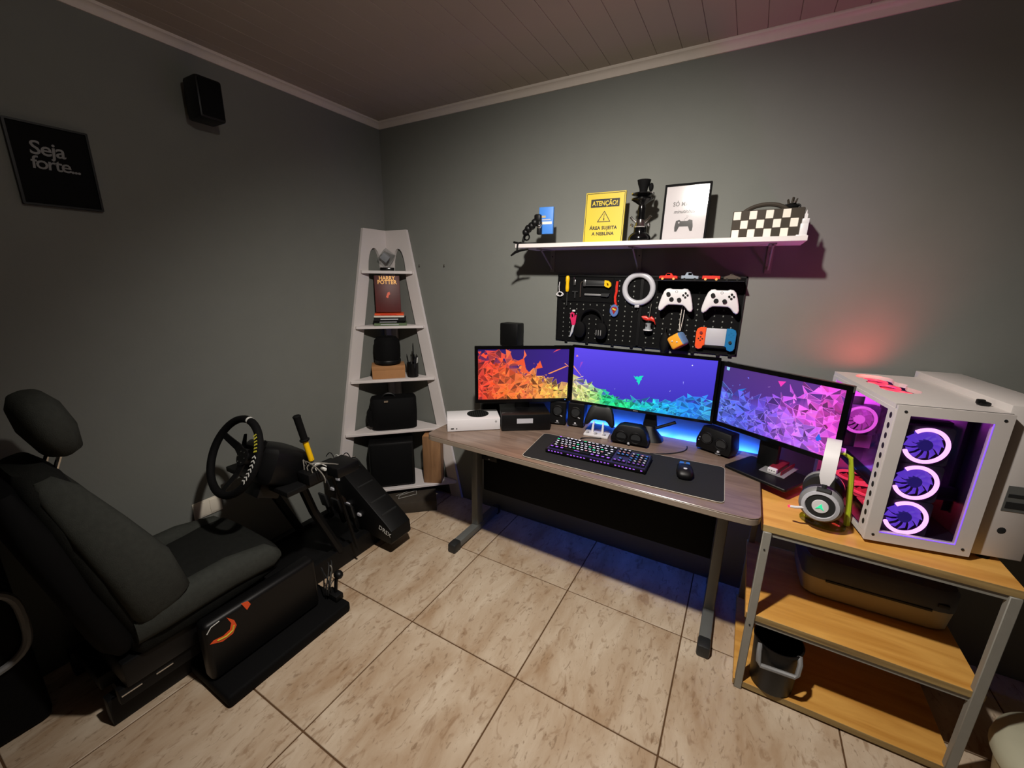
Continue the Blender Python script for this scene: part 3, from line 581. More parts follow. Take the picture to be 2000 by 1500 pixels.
# mouse pad, keyboard, mouse
t = thing('desk_mat', 'large black cloth desk mat under keyboard and mouse', 'mouse pad', (0, 0, DZ))
def quad_rr(cs, r=.02, n=4):
    out = []
    for i, p in enumerate(cs):
        p, a, b = Vector(p), Vector(cs[i-1]), Vector(cs[(i+1) % 4]); u, v = (a-p).normalized(), (b-p).normalized()
        for k in range(n+1): q = k/n; out.append(tuple(p+u*r*(1-q)**2+v*r*q**2))
    return out
q = quad_rr([(1.40, -.622), (2.215, -.600), (2.200, -.275), (1.372, -.318)], .025)
B().prism(q, .0005, .004, 0, ax='xy').build('cloth', 'pad', t); B().tube([(x, y, .003) for x, y in q], .0014, 6, True).build('stitched_edge', 'padedge', t)
t = thing('keyboard', 'black mechanical keyboard with glowing white, pink and blue keys', 'keyboard', (1.698, -.455, DZ+.0069), R(1.0), rx=R(2.0))
KW, KD = .445, .152
B().bx(-KW/2, KW/2, -KD/2, KD/2, .003, .020, .003).build('frame', 'black', t); B().bx(-KW/2+.006, KW/2-.006, -KD/2+.006, KD/2-.006, .0195, .0215).build('light_plate', 'keyplate', t)
B().bx(-KW/2, KW/2, KD/2-.02, KD/2-.004, .0, .004).bx(-KW/2, KW/2, -KD/2+.004, -KD/2+.02, 0, .004).build('rubber_foot', 'rubber', t)
keyme = {}
def key(x, y, wd, dp=.0165):
    k = (round(wd, 4), dp)
    if k not in keyme: keyme[k] = B().loops([[(sx*a, sy*b, z_) for sx, sy in ((-1, -1), (1, -1), (1, 1), (-1, 1))] for z_, a, b in ((0, wd/2-.0008, dp/2-.0008), (.008, wd/2-.0026, dp/2-.0026))]).mesh('key', 0)
    o = link('key', keyme[k], 'black', t); o.location = (x, y, .0215)
leg = {k: B() for k in ('led_white', 'led_pinkk', 'led_bluek', 'led_purple', 'led_green')}
pitch = .0189; x0 = -KW/2+.012; y0 = KD/2-.016; rk = random.Random(2)
rows = [[1, 0, 1, 1, 1, 1, 0, .5, 1, 1, 1, 1, .5, 1, 1, 1, 1], [1]*13+[2], [1.5]+[1]*12+[1.5], [1.75]+[1]*11+[2.25], [2.25]+[1]*10+[2.75], [1.25, 1.25, 1.25, 6.25, 1.25, 1.25, 1.25, 1.25]]
rows[0] = [1, -1, 1, 1, 1, 1, -.5, 1, 1, 1, 1, -.5, 1, 1, 1, 1]
for r_, row in enumerate(rows):
    x = x0; y = y0-r_*.0215-(.004 if r_ else 0)
    for wd in row:
        if wd > 0:
            key(x+wd*pitch/2, y, wd*pitch)
            if wd < 5: leg['led_purple' if r_ == 5 else ('led_white' if rk.random() < .82 else rk.choice(('led_purple', 'led_green', 'led_pinkk')))].bx(x+wd*pitch/2-.0055, x+wd*pitch/2+.0055, y-.003+(-.003 if r_ == 5 else 0), y+.0034, .0297, .0301)
            else: leg['led_purple'].bx(x+wd*pitch/2-.012, x+wd*pitch/2+.012, y-.004, y+.001, .0297, .0301)
        x += abs(wd)*pitch
xn = x0+15.35*pitch
for r_ in range(6):
    y = y0-r_*.0215-(.004 if r_ else 0)
    cols = {0: (0, 1, 2), 1: (0, 1, 2), 2: (0, 1, 2), 3: (), 4: (1,), 5: (0, 1, 2)}[r_]
    for c_ in cols: key(xn+(c_+.5)*pitch, y, pitch); leg['led_white' if r_ == 0 else 'led_pinkk' if r_ == 1 else 'led_bluek' if r_ < 5 else 'led_purple'].bx(xn+(c_+.5)*pitch-.0045, xn+(c_+.5)*pitch+.0045, y-.003, y+.003, .0297, .0301)
    xp = xn+3.2*pitch
    if r_:
        for c_ in range(4):
            key(xp+(c_+.5)*pitch, y, pitch); leg[rk.choice(('led_bluek', 'led_white', 'led_pinkk', 'led_green')) if r_ < 5 else 'led_purple'].bx(xp+(c_+.5)*pitch-.004, xp+(c_+.5)*pitch+.004, y-.002, y+.003, .0297, .0301)
for k, b in leg.items(): b.build('key_legends', k, t, 0)['kind'] = 'stuff'
b = B()
for i in range(28):
    if i % 7 != 5: b.bx(-KW/2+.014+i*.0152, -KW/2+.022+i*.0152, -KD/2-.0006, -KD/2+.001, .0125, .0165)
b.build('front_lights', 'led_purple', t, 0)['kind'] = 'stuff'
cord = B().tube(bez((1.56, -.30, DZ+.006), (1.56, -.27, DZ+.006), (1.60, -.26, DZ+.004), (1.645, -.235, DZ+.004))+[], .0025).build('keyboard_cable', 'cord'); tag(cord, 'short black cable from the keyboard towards the white stand', 'cable')
cord = B().tube(bez((1.72, -.375, DZ+.007), (1.80, -.30, DZ+.003), (1.88, -.33, DZ+.003), (1.98, -.24, DZ+.003))+bez((1.98, -.24, DZ+.003), (2.02, -.20, DZ+.003), (2.04, -.17, DZ+.003), (2.03, -.12, DZ+.005)), .0025).build('keyboard_cable', 'cord'); tag(cord, 'long black cable curling from the keyboard behind the centre speaker', 'cable')
t = thing('computer_mouse', 'black computer mouse with a blue glowing front on the desk mat', 'mouse', (2.058, -.432, DZ+.0042), R(8))
B().loops([sup((0, y, z_), (1, 0, 0), (0, 0, 1), a, h_, 2.6) for y, a, h_, z_ in ((-.063, .012, .006, .012), (-.058, .024, .013, .014), (-.04, .032, .019, .0195), (-.01, .032, .0205, .021), (.02, .029, .018, .0185), (.045, .029, .014, .0145), (.058, .026, .010, .011), (.062, .018, .006, .009))]).build('shell', 'black', t, 60)
B().bx(-.020, .020, .036, .056, .020, .0315, .004).build('front_light', 'led_mouse', t); B().cyl((-.004, .035, .030), (.004, .035, .030), .009, seg=16).build('scroll_wheel', 'dgrey', t)
B().sph((0, -.03, .0385), (.008, .008, .002)).build('emblem', 'lgrey', t)

# red and white pack on the right monitor's base
t = thing('red_pack', 'red and white eraser pack on a clear tray below the right monitor', 'eraser', (2.395, -.205, DZ+.0142), R(-24))
B().bx(-.018, .018, -.05, .06, .003, .024, .002).build('sleeve', 'maroon', t); B().bx(-.017, .017, -.068, -.05, .003, .023, .003).build('white_end', 'whitep', t)
for x in (-.009, 0, .009): B().cyl((x, -.0685, .014), (x, -.067, .014), .0022, seg=8).build('dot_mark', 'ink', t)
B().bx(-.045, .05, -.075, .07, .0, .0028, .001).build('clear_tray', 'grey', t); B().bx(.03, .034, -.06, .07, .003, .02).build('side_rail', 'maroon', t)

# ================================================================== wall shelf
SZ, SD = 1.686, .25
t = thing('wall_shelf', 'long white wall shelf on three metal brackets above the pegboard', 'shelf', (0, 0, 0))
B().bx(1.145, 2.345, -SD, -.001, SZ-.018, SZ, .001, 1).build('shelf_board', 'white', t, 0)
for x in (1.24, 1.70, 2.245):
    o = B().bx(x-.012, x+.012, -.004, -.001, SZ-.13, SZ-.018).bx(x-.012, x+.012, -.18, -.004, SZ-.0215, SZ-.0182).build('bracket', 'greypost', t, 0)
    B().tube([(x, -.006, SZ-.115), (x, -.15, SZ-.023)], .004, 6).build('brace', 'greypost', o)
    for z in (.05, .11): B().cyl((x, -.0065, SZ-z), (x, -.003, SZ-z), .0035, seg=8).build('screw', 'dgrey', o)
# phone clamp tripod
t = thing('clamp_tripod', 'black bendy clamp tripod at the left end of the wall shelf', 'tripod', (1.17, -.22, SZ))
ch = [(-.02, -.045, -.045), (-.012, -.043, -.022), (0, -.04, .004)]
B().tube([(-.05, .0, .012), (-.02, -.005, .006), (.03, 0, .004), (.06, .03, .006)], .005).build('foot_leg', 'black', t)
B().tube([(-.045, -.036, -.055), (-.02, -.034, -.038), (.01, -.034, -.03), (.05, -.034, -.026)], [.004, .007, .006, .004]).tube([(-.012, -.034, -.034), (-.008, -.036, .0), (-.006, -.01, .008)], .005).build('hanging_leg', 'black', t)
B().tube([(.0, 0, .005), (.008, 0, .03), (.015, 0, .05)], .007).build('stem', 'black', t)
for p, r in (((.018, 0, .056), .018), ((.033, -.002, .072), .019), ((.052, -.004, .084), .019), ((.070, -.006, .098), .019)): B().sph(p, r, 12).build('ball_joint', 'black', t)
B().torus((.03, -.012, .032), .014, .004, 16, 6).build('lock_ring', 'blackg', t)
B().bx(.066, .100, -.014, .014, .100, .136, .008).bx(.082, .102, -.014, .014, .042, .105, .006).build('clamp_jaw', 'black', t); B().sph((.096, -.012, .080), .011).build('knob', 'chrome', t)
# blue card
t = thing('blue_card', 'blue card box gripped by the black clamp tripod', 'card box', (1.287, -.196, SZ+.047), R(6))
B().bx(-.036, .036, -.008, .008, 0, .122, .002).build('box_body', 'bluebox', t); B().bx(-.03, .030, -.0088, -.0078, .044, .056).build('label_strip', 'cream', t); B().bx(-.028, -.002, -.0088, -.0078, .073, .083).build('title_strip', 'beige', t)
B().bx(-.02, .024, -.0088, -.0078, .062, .067).build('print_line', 'lgrey', t)
# yellow sign
W_, H_ = .186, .228
t = thing('warning_sign', 'yellow warning sign reading ATENÇÃO standing on the wall shelf', 'sign', (1.553, -.145, SZ), R(2), rx=R(-5))
B().bx(-W_/2, W_/2, 0, .012, 0, H_).build('panel', 'signy', t, 0)
B().plate(rrect(W_-.008, H_-.008, .001, 1, 0, H_/2), [rrect(W_-.0125, H_-.0125, .001, 1, 0, H_/2)], -.0006, 0).build('border_line', 'ink', t, 0)
B().bx(-.067, .067, -.0008, 0, .162, .198).build('title_bar', 'ink', t, 0); text('ATENÇÃO!', .0285, 'signy', t, (0, -.0012, .178), bold=.0006, sx=.84)
B().plate([(-.032, .096), (.032, .096), (0, .146)], [[(-.0265, .0992), (.0265, .0992), (0, .1405)]], -.0006, 0).build('triangle', 'ink', t, 0); B().bx(-.001, .001, -.0006, 0, .112, .133).cyl((0, -.0006, .1055), (0, 0, .1055), .0028, seg=10).bx(-.0022, .0022, -.0006, 0, .108, .113).build('exclamation_mark', 'ink', t, 0)
text('ÁREA SUJEITA', .0205, 'ink', t, (0, -.0006, .0695), bold=.0007, space=1.08, sx=.95); text('A NEBLINA', .0205, 'ink', t, (0, -.0006, .0435), bold=.0007, space=1.08, sx=.95)
# hookah
t = thing('hookah', 'small black hookah with chrome fittings between the two signs', 'hookah', (1.727, -.15, SZ))
B().lathe([(.001, 0), (.046, 0), (.049, .012), (.047, .024), (.038, .035), (.028, .042), (.026, .055), (.027, .062), (.001, .062)]).build('bottle', 'blackg', t)
B().lathe([(.027, .062), (.029, .066), (.024, .072), (.02, .085), (.018, .095), (.001, .096)]).build('collar', 'chrome', t)
B().lathe([(.016, .094), (.015, .12), (.017, .14), (.014, .155), (.03, .166), (.047, .176), (.047, .182), (.02, .186), (.001, .187)]).build('stem', 'blackg', t)
B().lathe([(.012, .186), (.03, .190), (.048, .198), (.049, .202), (.03, .198), (.001, .197)]).build('ash_plate', 'chrome', t)
B().lathe([(.012, .197), (.016, .205), (.018, .222), (.026, .242), (.029, .256), (.024, .256), (.02, .246), (.001, .24)], 16).build('bowl', 'blackm', t)
for s in (-1, 1): B().tube([(s*.015, -.004, .082), (s*.032, -.006, .094), (s*.044, -.008, .108)], [.006, .005, .006], 8).build('hose_port', 'chrome', t); B().sph((s*.036, -.01, .072), .008).build('valve', 'chrome', t)
B().sph((.032, .0, .225), (.01, .01, .018)).build('wind_cover_knob', 'blackm', t)
# picture frame
W_, H_ = .184, .234
t = thing('picture_frame', 'black edged picture with a game controller drawing on the wall shelf', 'picture', (1.905, -.135, SZ), R(0), rx=R(-4.5))
B().plate(rrect(W_, H_, .001, 1, 0, H_/2), [rrect(W_-.016, H_-.016, .001, 1, 0, H_/2)], -.007, .012).build('frame', 'blackm', t, 0); B().bx(-W_/2+.004, W_/2-.004, -.002, .008, .004, H_-.004).build('print', 'paper', t, 0)
B().bx(-W_/2+.005, W_/2-.005, -.0052, -.004, .005, H_-.005).build('glass_pane', 'glassleaf', t, 0)
text('SÓ MAIS 5', .024, 'inkg', t, (-.004, -.0026, .152), space=1.05, sx=.85, bold=.0004); text('minutinhos', .021, 'inkg', t, (-.004, -.0026, .122), shear=.3, sx=.9, bold=.0002)
s = .066; poly = [(-.5, .30), (-.3, .36), (-.2, .28), (.2, .28), (.3, .36), (.5, .30), (.56, -.1), (.53, -.36), (.40, -.36), (.27, -.06), (-.27, -.06), (-.40, -.36), (-.53, -.36), (-.56, -.1)]
B().prism([(x*s, .065+y*s) for x, y in poly], -.0026, -.002).build('controller_drawing', 'ink', t, 0)
b = B().bx(-.024, -.017, -.003, -.0026, .0755, .0785).bx(-.022, -.019, -.003, -.0026, .0735, .0805)
b.build('cross_mark', 'paper', t, 0)
B().tube([(0, -.0024, .083), (.002, -.0024, .092), (.012, -.0024, .097), (.006, -.0024, .104), (.016, -.0024, .102)], .0006, 4).build('cable_drawing', 'inkg', t)
# checkered case
t = thing('checkered_case', 'black and white checkered case on the wall shelf', 'case', (2.212, -.14, SZ), R(-4))
B().bx(-.118, .118, -.045, .045, 0, .104, .004).build('case_body', 'brownd', t)
sq = B().box((0, 0, 0), (.0255, .003, .0305), .0012, 1).mesh('check_square', 0)
for r_ in range(3):
    for c_ in range(8):
        if (c_+r_) % 2 == 0 and not (r_ == 1 and False):
            o = link('check_square', sq, 'cream', t); o.location = (-.1015+c_*.0274, -.0458, .0185+r_*.0335)
B().tube(bez((-.085, 0, .102), (-.05, 0, .136), (.03, 0, .136), (.06, 0, .104)), .008).build('handle', 'brownd', t)
t = thing('dark_figurine', 'dark spiky model figurine standing on the checkered case', 'figurine', (2.285, -.13, SZ+.1045))
rf = random.Random(3)
B().sph((0, 0, .012), (.026, .012, .012), 10).build('figure_body', 'blackm', t)
for i in range(9):
    a = rf.uniform(0, 2*pi); B().tube([(math.cos(a)*.012, 0, .014), (math.cos(a)*.026+.002, rf.uniform(-.01, .01), .014+abs(math.sin(a))*.03)], [.005, .0025], 6).build('spike', 'brownd', t)
for x in (-.018, .02): B().torus((x, -.004, .010), .008, .003, 16, 6).build('wheel', 'black', t)
B().sph((.006, -.012, .024), .004).build('lamp_bead', 'chrome', t)
t = thing('tower_figurine', 'white tower shaped figurine at the right end of the wall shelf', 'figurine', (2.332, -.20, SZ), R(0))
B().bx(-.013, .011, -.012, .012, 0, .045, .001).bx(-.010, .012, -.010, .010, .045, .062, .001).build('tower_body', 'whitep', t); B().bx(-.005, .005, -.005, .005, .062, .078).build('tower_top', 'whitep', t); B().cyl((0, 0, .078), (0, 0, .092), .004, .0008, 8).build('spire', 'whitep', t)
B().bx(-.022, .012, -.014, .014, 0, .006, .001).build('plinth', 'whitep', t)

# ================================================================== pegboard
PX0, PX1, PZ0, PZ1 = 1.279, 2.176, 1.192, 1.543
t = thing('pegboard', 'black pegboard of two panels hung with tools below the wall shelf', 'pegboard', (0, 0, 0))
def pegpanel(x0, x1, z0, z1):
    px_, pz_, hw, hh = .0370, .0250, .0032, .0046
    nx = int((x1-x0-.02)/px_); nz = int((z1-z0-.02)/pz_)
    gx = [x0]+[v for i in range(nx) for v in (x0+.5*(x1-x0-(nx-1)*px_)+i*px_-hw, x0+.5*(x1-x0-(nx-1)*px_)+i*px_+hw)]+[x1]
    gz = [z0]+[v for i in range(nz) for v in (z0+.5*(z1-z0-(nz-1)*pz_)+i*pz_-hh, z0+.5*(z1-z0-(nz-1)*pz_)+i*pz_+hh)]+[z1]
    bm = bmesh.new(); V = {}
    yf, yb = -.0045, -.0012
    def v(i, j, k):
        if (i, j, k) not in V: V[i, j, k] = bm.verts.new((gx[i], yf if k == 0 else yb, gz[j]))
        return V[i, j, k]
    for i in range(len(gx)-1):
        for j in range(len(gz)-1):
            hole = i % 2 == 1 and j % 2 == 1
            if not hole: bm.faces.new((v(i, j, 0), v(i+1, j, 0), v(i+1, j+1, 0), v(i, j+1, 0))); bm.faces.new((v(i, j, 1), v(i, j+1, 1), v(i+1, j+1, 1), v(i+1, j, 1)))
            else:
                c = [(i, j), (i+1, j), (i+1, j+1), (i, j+1)]
                for a, b_ in zip(c, c[1:]+c[:1]): bm.faces.new((v(*a, 0), v(*b_, 0), v(*b_, 1), v(*a, 1)))
    bmesh.ops.recalc_face_normals(bm, faces=bm.faces); me = bpy.data.meshes.new('panel'); bm.to_mesh(me); bm.free(); return me
XM = 1.728
link('panel', pegpanel(PX0, XM-.0003, PZ0, PZ1), 'blackm', t); link('panel', pegpanel(XM+.0003, PX1, PZ0, PZ1), 'blackm', t)
for x0, x1 in ((PX0, XM-.0003), (XM+.0003, PX1)):
    B().bx(x0, x1, -.010, -.0045, PZ1-.008, PZ1).bx(x0, x1, -.010, -.0045, PZ0, PZ0+.006).bx(x0, x0+.006, -.010, -.0045, PZ0, PZ1).bx(x1-.006, x1, -.010, -.0045, PZ0, PZ1).build('panel_rim', 'black', t, 0)
for x in (1.34, 1.46, 1.60, 1.70, 1.76, 1.86, 1.99, 2.10, 2.15): B().bx(x-.008, x+.008, -.009, -.001, PZ0-.012, PZ0+.002, .002).build('mounting_tab', 'black', t)
B().bx(1.305, 1.585, -.009, -.0046, 1.405, 1.53, .001, 1).build('tool_tray', 'blackm', t)
B().bx(1.80, 2.165, -.0125, -.0046, 1.475, 1.52, .001, 1).build('ledge_back', 'blackm', t)
def peg(parent, x, z, y=-.004, L=.03): return B().tube([(x, -.004, z), (x, y-L, z), (x, y-L-.004, z+.006)], .0018, 6).build('hook', 'chrome', parent)
PY = -.016
t = thing('screwdriver', 'screwdriver with a yellow handle on the pegboard', 'screwdriver', (1.338, PY, 1.455))
B().lathe([(.006, 0), (.009, .004), (.0105, .02), (.009, .045), (.011, .06), (.0105, .075), (.006, .083), (.001, .084)], 12).build('handle', 'yellow', t); B().cyl((0, 0, -.072), (0, 0, 0), .0028, seg=8).build('shaft', 'dgrey', t); peg(t, .0, .05, -.004+.016, .018)
t = thing('white_cable_coil', 'white cable coil hanging at the left edge of the pegboard', 'cable', (1.297, PY, 1.442))
B().tube([(math.cos(a)*(.016+.004*math.sin(2.3*a)), -.004*math.cos(a*1.7), math.sin(a)*.011) for a in [i*.35 for i in range(56)]], .0022, 6).build('coil', 'whitep', t); B().tube([(-.004, 0, .008), (-.008, .002, .04), (-.006, .004, .064)], .002, 6).build('loop_end', 'whitep', t)
t = thing('key_clip', 'small steel clip on the pegboard right of the yellow screwdriver', 'clip', (1.379, PY, 1.49))
B().bx(-.006, .006, -.003, .003, 0, .028, .002).build('clip_body', 'steel', t); B().tube([(-.003, 0, .026), (-.006, 0, .042)], .0022, 6).build('clip_pin', 'chrome', t); B().bx(-.012, .020, -.003, .006, -.036, -.03).tube([(.004, 0, -.034), (.004, 0, -.066)], .004, 8).build('dark_hanger', 'dgrey', t)
t = thing('hex_key', 'dark bent hex key on the pegboard left of the yellow cutter', 'hex key', (1.413, PY, 1.43))
B().tube([(0, 0, 0), (0, 0, .068), (.003, 0, .076), (.012, 0, .079)], .0028, 6).build('bar', 'gunmetal', t)
t = thing('box_cutter', 'yellow and steel box cutter lying across the pegboard hooks', 'cutter', (1.497, PY-.004, 1.504), R(0))
B().bx(-.07, .05, -.005, .005, -.016, .012, .002).build('cutter_body', 'dgrey', t); B().bx(-.066, .05, -.0065, -.0045, .008, .0115).bx(-.066, .05, -.0065, -.0045, -.0155, -.012).build('steel_rail', 'steel', t); B().bx(-.068, -.054, -.008, .006, -.018, .015, .002).build('nose', 'steel', t)
B().plate([(.046, .013), (.064, .012), (.078, .0), (.08, -.014), (.07, -.024), (.056, -.02), (.046, -.014)], [[(.056, .002), (.066, -.002), (.068, -.012), (.06, -.014)]], -.008, .007).build('grip_end', 'yellow', t)
t = thing('utility_knife', 'dark grey utility knife below the yellow box cutter', 'knife', (1.50, PY, 1.444))
B().bx(-.064, .026, -.004, .004, -.005, .005, .002).build('blade_holder', 'grey', t); B().prism([(.026, .008), (.072, .009), (.068, -.004), (.06, -.010), (.026, -.007)], -.006, .006, .001, 1).build('grip', 'dgrey', t)
t = thing('scissors', 'pink handled scissors hanging at the left of the pegboard', 'scissors', (1.382, PY, 1.30))
B().plate([(-.018, .042), (-.008, .050), (.004, .044), (.006, .02), (.012, .035), (.018, .036), (.014, .0), (.012, -.018), (-.006, -.02), (-.012, .002), (-.018, .02)], [[(-.012, .038), (-.004, .04), (.0, .026), (-.008, .018), (-.012, .024)]], -.005, .004).build('handles', 'pink', t)
B().prism([(-.004, -.018), (.008, -.018), (.0, -.06), (-.014, -.086), (-.018, -.084)], -.003, .002).build('blades', 'lgrey', t); B().bx(-.006, .010, -.010, .0, .052, .062, .002).build('hanger', 'whitep', t)
t = thing('red_lanyard_medal', 'oval blue and red medal on a red ribbon on the pegboard', 'medal', (1.60, PY, 1.368))
B().loops([sup((0, y, 0), (1, 0, 0), (0, 0, 1), a, a*1.38, 2) for y, a in ((.003, .022), (-.002, .0225), (-.004, .021))]).build('medal_disc', 'medblue', t)
B().prism([(-.015, .012), (-.006, .019), (.009, .019), (.016, .011), (.0, -.018)], -.0052, -.004).build('shield', 'medred', t); B().prism([(-.010, .008), (-.006, .013), (.011, .006), (.007, .0)], -.0062, -.005).build('yellow_mark', 'ymark', t)
B().loops([[(x-.006, .0, z), (x+.006, -.001, z), (x+.006, .002, z), (x-.006, .002, z)] for x, z in ((.008, .03), (.002, .045), (.0, .07), (.005, .095), (.004, .12), (.006, .146))]).build('ribbon', 'red', t)
t = thing('ring_light', 'pale grey ring light on the pegboard', 'ring light', (1.714, -.018, 1.479))
B().torus((0, 0, 0), .0675, .0135, 48, 12, sq=.8).build('ring', 'lgrey', t); B().bx(-.011, .011, -.008, .008, -.09, -.078, .002).build('mount_lug', 'lgrey', t); B().tube([(0, .006, -.088), (.004, .006, -.10), (.002, .004, -.108)], .002, 6).build('mount_pin', 'dgrey', t)
t = thing('black_headphones', 'black headphones hanging in the lower left of the pegboard', 'headphones', (1.487, PY-.02, 1.29))
B().torus((0, 0, .02), .062, .008, 24, 8, R(-15), R(195)).build('headband', 'blackm', t)
for s in (-1, 1): B().loops([sup((s*.058, y, -.028), (1, 0, 0), (0, 0, 1), a, a*1.4, 2.3) for y, a in ((.016, .02), (.01, .03), (-.012, .03), (-.018, .02))]).build('ear_cup', 'blackm', t)
b = B()
for i in range(3): b.bx(.036+i*.012, .040+i*.012, -.0205, -.018, -.05, -.022)
b.build('cup_slots', 'grey', t, 0)
t = thing('jar_ornament', 'small jar ornament with a red bow hanging on the pegboard', 'ornament', (1.778, PY-.012, 1.282))
B().lathe([(.001, 0), (.020, 0), (.021, .006), (.020, .03), (.016, .042), (.001, .044)], 20).build('jar', 'glassb', t); B().lathe([(.001, .002), (.016, .002), (.012, .02), (.014, .034), (.001, .036)], 14).build('filling', 'lgrey', t); B().lathe([(.017, -.001), (.0215, -.001), (.0215, .004), (.017, .004)], 20).build('base_ring', 'whitep', t)
for s in (-1, 1): B().loops([sup((s*x, 0, z_), (0, 1, 0), (0, 0, 1), .006, h_, 2) for x, z_, h_ in ((.0, .054, .006), (.012, .058, .012), (.026, .060 if s < 0 else .05, .009), (.034, .064 if s < 0 else .03, .003))]).build('bow_loop', 'red', t)
B().tube([(0, 0, .045), (.002, .004, .10), (.004, .01, .128)], .0014, 6).build('string', 'cordg', t); B().sph((-.005, -.02, .028), .004).build('bead', 'chrome', t)
# toy cars on a ledge
LZ = 1.524
t = thing('car_ledge', 'narrow black ledge holding four toy cars at the top of the pegboard', 'ledge', (0, 0, 0))
B().bx(1.80, 2.165, -.105, -.0105, LZ-.004, LZ, .001, 1).build('ledge_board', 'black', t, 0)
def toycar(label, x, L, body, prof, top='blackg'):
    t = thing('toy_car', label, 'toy car', (x+.004, -.085, LZ+.0002), 0, 'toy cars on the pegboard ledge')
    B().prism([(px*L, pz*1.2) for px, pz in prof[0]], -.013, .013, .0015, 1).build('car_body', body, t); B().prism([(px*L, pz*1.2) for px, pz in prof[1]], -.011, .011, .001, 1).build('cabin', body if 'open' not in label else top, t); B().bx(-.10*L, .10*L, -.0118, -.0108, prof[1][0][1]*1.2+.003, prof[1][2][1]*1.2-.002).build('side_window', 'blackg', t, 0)
    for wx in (-.30, .30):
        for y in (-.0125, .0125): B().cyl((wx*L, y-.002, .0052), (wx*L, y+.002, .0052), .0052, seg=14).build('wheel', 'chrome' if body != 'red' else 'gold', t)
    return t
lowp = ([(-.5, .005), (.5, .005), (.5, .012), (.4, .016), (-.42, .016), (-.5, .012)], [(-.2, .015), (.26, .015), (.14, .025), (-.08, .025)])
conv = ([(-.5, .005), (.5, .005), (.49, .016), (.1, .017), (-.48, .017)], [(-.12, .016), (.02, .016), (-.04, .026), (-.06, .026)])
toycar('red toy car with a white side stripe, leftmost on the ledge', 1.855, .08, 'red', lowp); toycar('silver blue toy car, second from left on the ledge', 1.946, .072, 'silver', ([(-.5, .005), (.5, .005), (.5, .015), (.2, .017), (-.5, .017)], [(-.3, .016), (.2, .016), (.05, .028), (-.2, .028)]))
toycar('red open top toy car, third from left on the ledge', 2.032, .072, 'red', conv); toycar('grey sports toy car, rightmost on the ledge', 2.114, .066, 'gunmetal', ([(-.5, .005), (.5, .005), (.48, .012), (.1, .019), (-.2, .019), (-.48, .014)], [(-.22, .018), (.16, .018), (.02, .023), (-.12, .023)]))
# white pads on holders
for x, lab in ((1.898, 'white game controller on the pegboard, the one with a white cord below it'), (2.085, 'white game controller on the pegboard, nearest its right edge')):
    g = gamepad(lab, (x, -.052, 1.437), 'whitep', R(2), 'white game controllers on the pegboard')
    B().bx(-.03, .03, .017, .046, -.03, -.022).bx(-.03, .03, .040, .047, -.03, .02).build('wall_holder', 'black', g)
# cube plush on a string
t = thing('plush_cube', 'yellow and blue plush cube hanging on a white cord', 'plush cube', (1.927, -.058, 1.246))
M_ = Matrix.Rotation(R(-36), 4, 'Y') @ Matrix.Rotation(R(-14), 4, 'Z') @ Matrix.Rotation(R(-8), 4, 'X')
bm = bmesh.new(); bmesh.ops.create_cube(bm, size=.066); bmesh.ops.bevel(bm, geom=bm.edges[:], offset=.012, segments=3, profile=.5, affect='EDGES'); bm.normal_update()
for f in bm.faces: f.material_index = 1 if f.normal.x > .6 else (2 if f.normal.z < -.6 else 0)
bm.transform(M_); b = B(); b.bm.free(); b.bm = bm; b.build('cube_body', ['ambery', 'bluep', 'redplush'], t, 60)
for p in ((-.010, -.034, .008), (.008, -.034, -.006)): B().sph(tuple(M_ @ Vector(p)), .004, 8).build('pip', 'cream', t)
B().tube([(0, .0, .046), (-.004, .02, .10), (-.002, .03, .162)], .0013, 6).tube([(.004, .0, .046), (.008, .02, .10), (.010, .03, .162)], .0013, 6).build('cord', 'cream', t)
t = thing('black_pouch', 'small black pouch hanging left of the plush cube', 'pouch', (1.862, PY-.012, 1.222))
B().loops([sup((0, 0, z_), (1, 0, 0), (0, 1, 0), a, .012, 2.4) for z_, a in ((-.04, .008), (-.03, .02), (.0, .024), (.04, .018), (.056, .008))]).build('pouch_body', 'black', t); B().tube([(0, 0, .054), (0, .008, .08)], .002, 6).build('loop', 'black', t)
# handheld console
t = thing('handheld_console', 'handheld console with red and blue side grips on the pegboard', 'handheld console', (2.082, -.022, 1.268), R(0))
B().bx(-.042, .042, -.008, .007, -.034, .044, .002).build('centre_body', 'lgrey', t)
def grip(x, m, sgn):
    o = B().prism([(p if sgn < 0 else -p, q) for p, q in [(.020, .046), (-.002, .046), (-.016, .040), (-.021, .026), (-.021, -.04), (-.016, -.052), (-.004, -.056), (.010, -.05), (.014, -.038), (.020, -.036)]][::(1 if sgn > 0 else -1)], -.012, .009, .002, 1, M=Matrix.Translation((x, 0, 0))).build('side_grip', m, t)
    B().cyl((x, -.012, .022 if sgn < 0 else -.014), (x, -.018, .022 if sgn < 0 else -.014), .0065, seg=14).build('thumbstick', 'dred' if sgn < 0 else 'dgrey', o)
    zz_ = -.006 if sgn < 0 else .022
    for dx, dz in ((0, .008), (0, -.008), (.008, 0), (-.008, 0)): B().cyl((x+dx, -.0118, zz_+dz), (x+dx, -.0135, zz_+dz), .0032, seg=10).build('button', 'ink' if sgn < 0 else 'blue', o)
grip(-.062, 'orange', -1); grip(.062, 'blue', 1)
B().bx(-.05, .05, -.004, .012, -.048, -.034, .002).build('cradle', 'black', t)

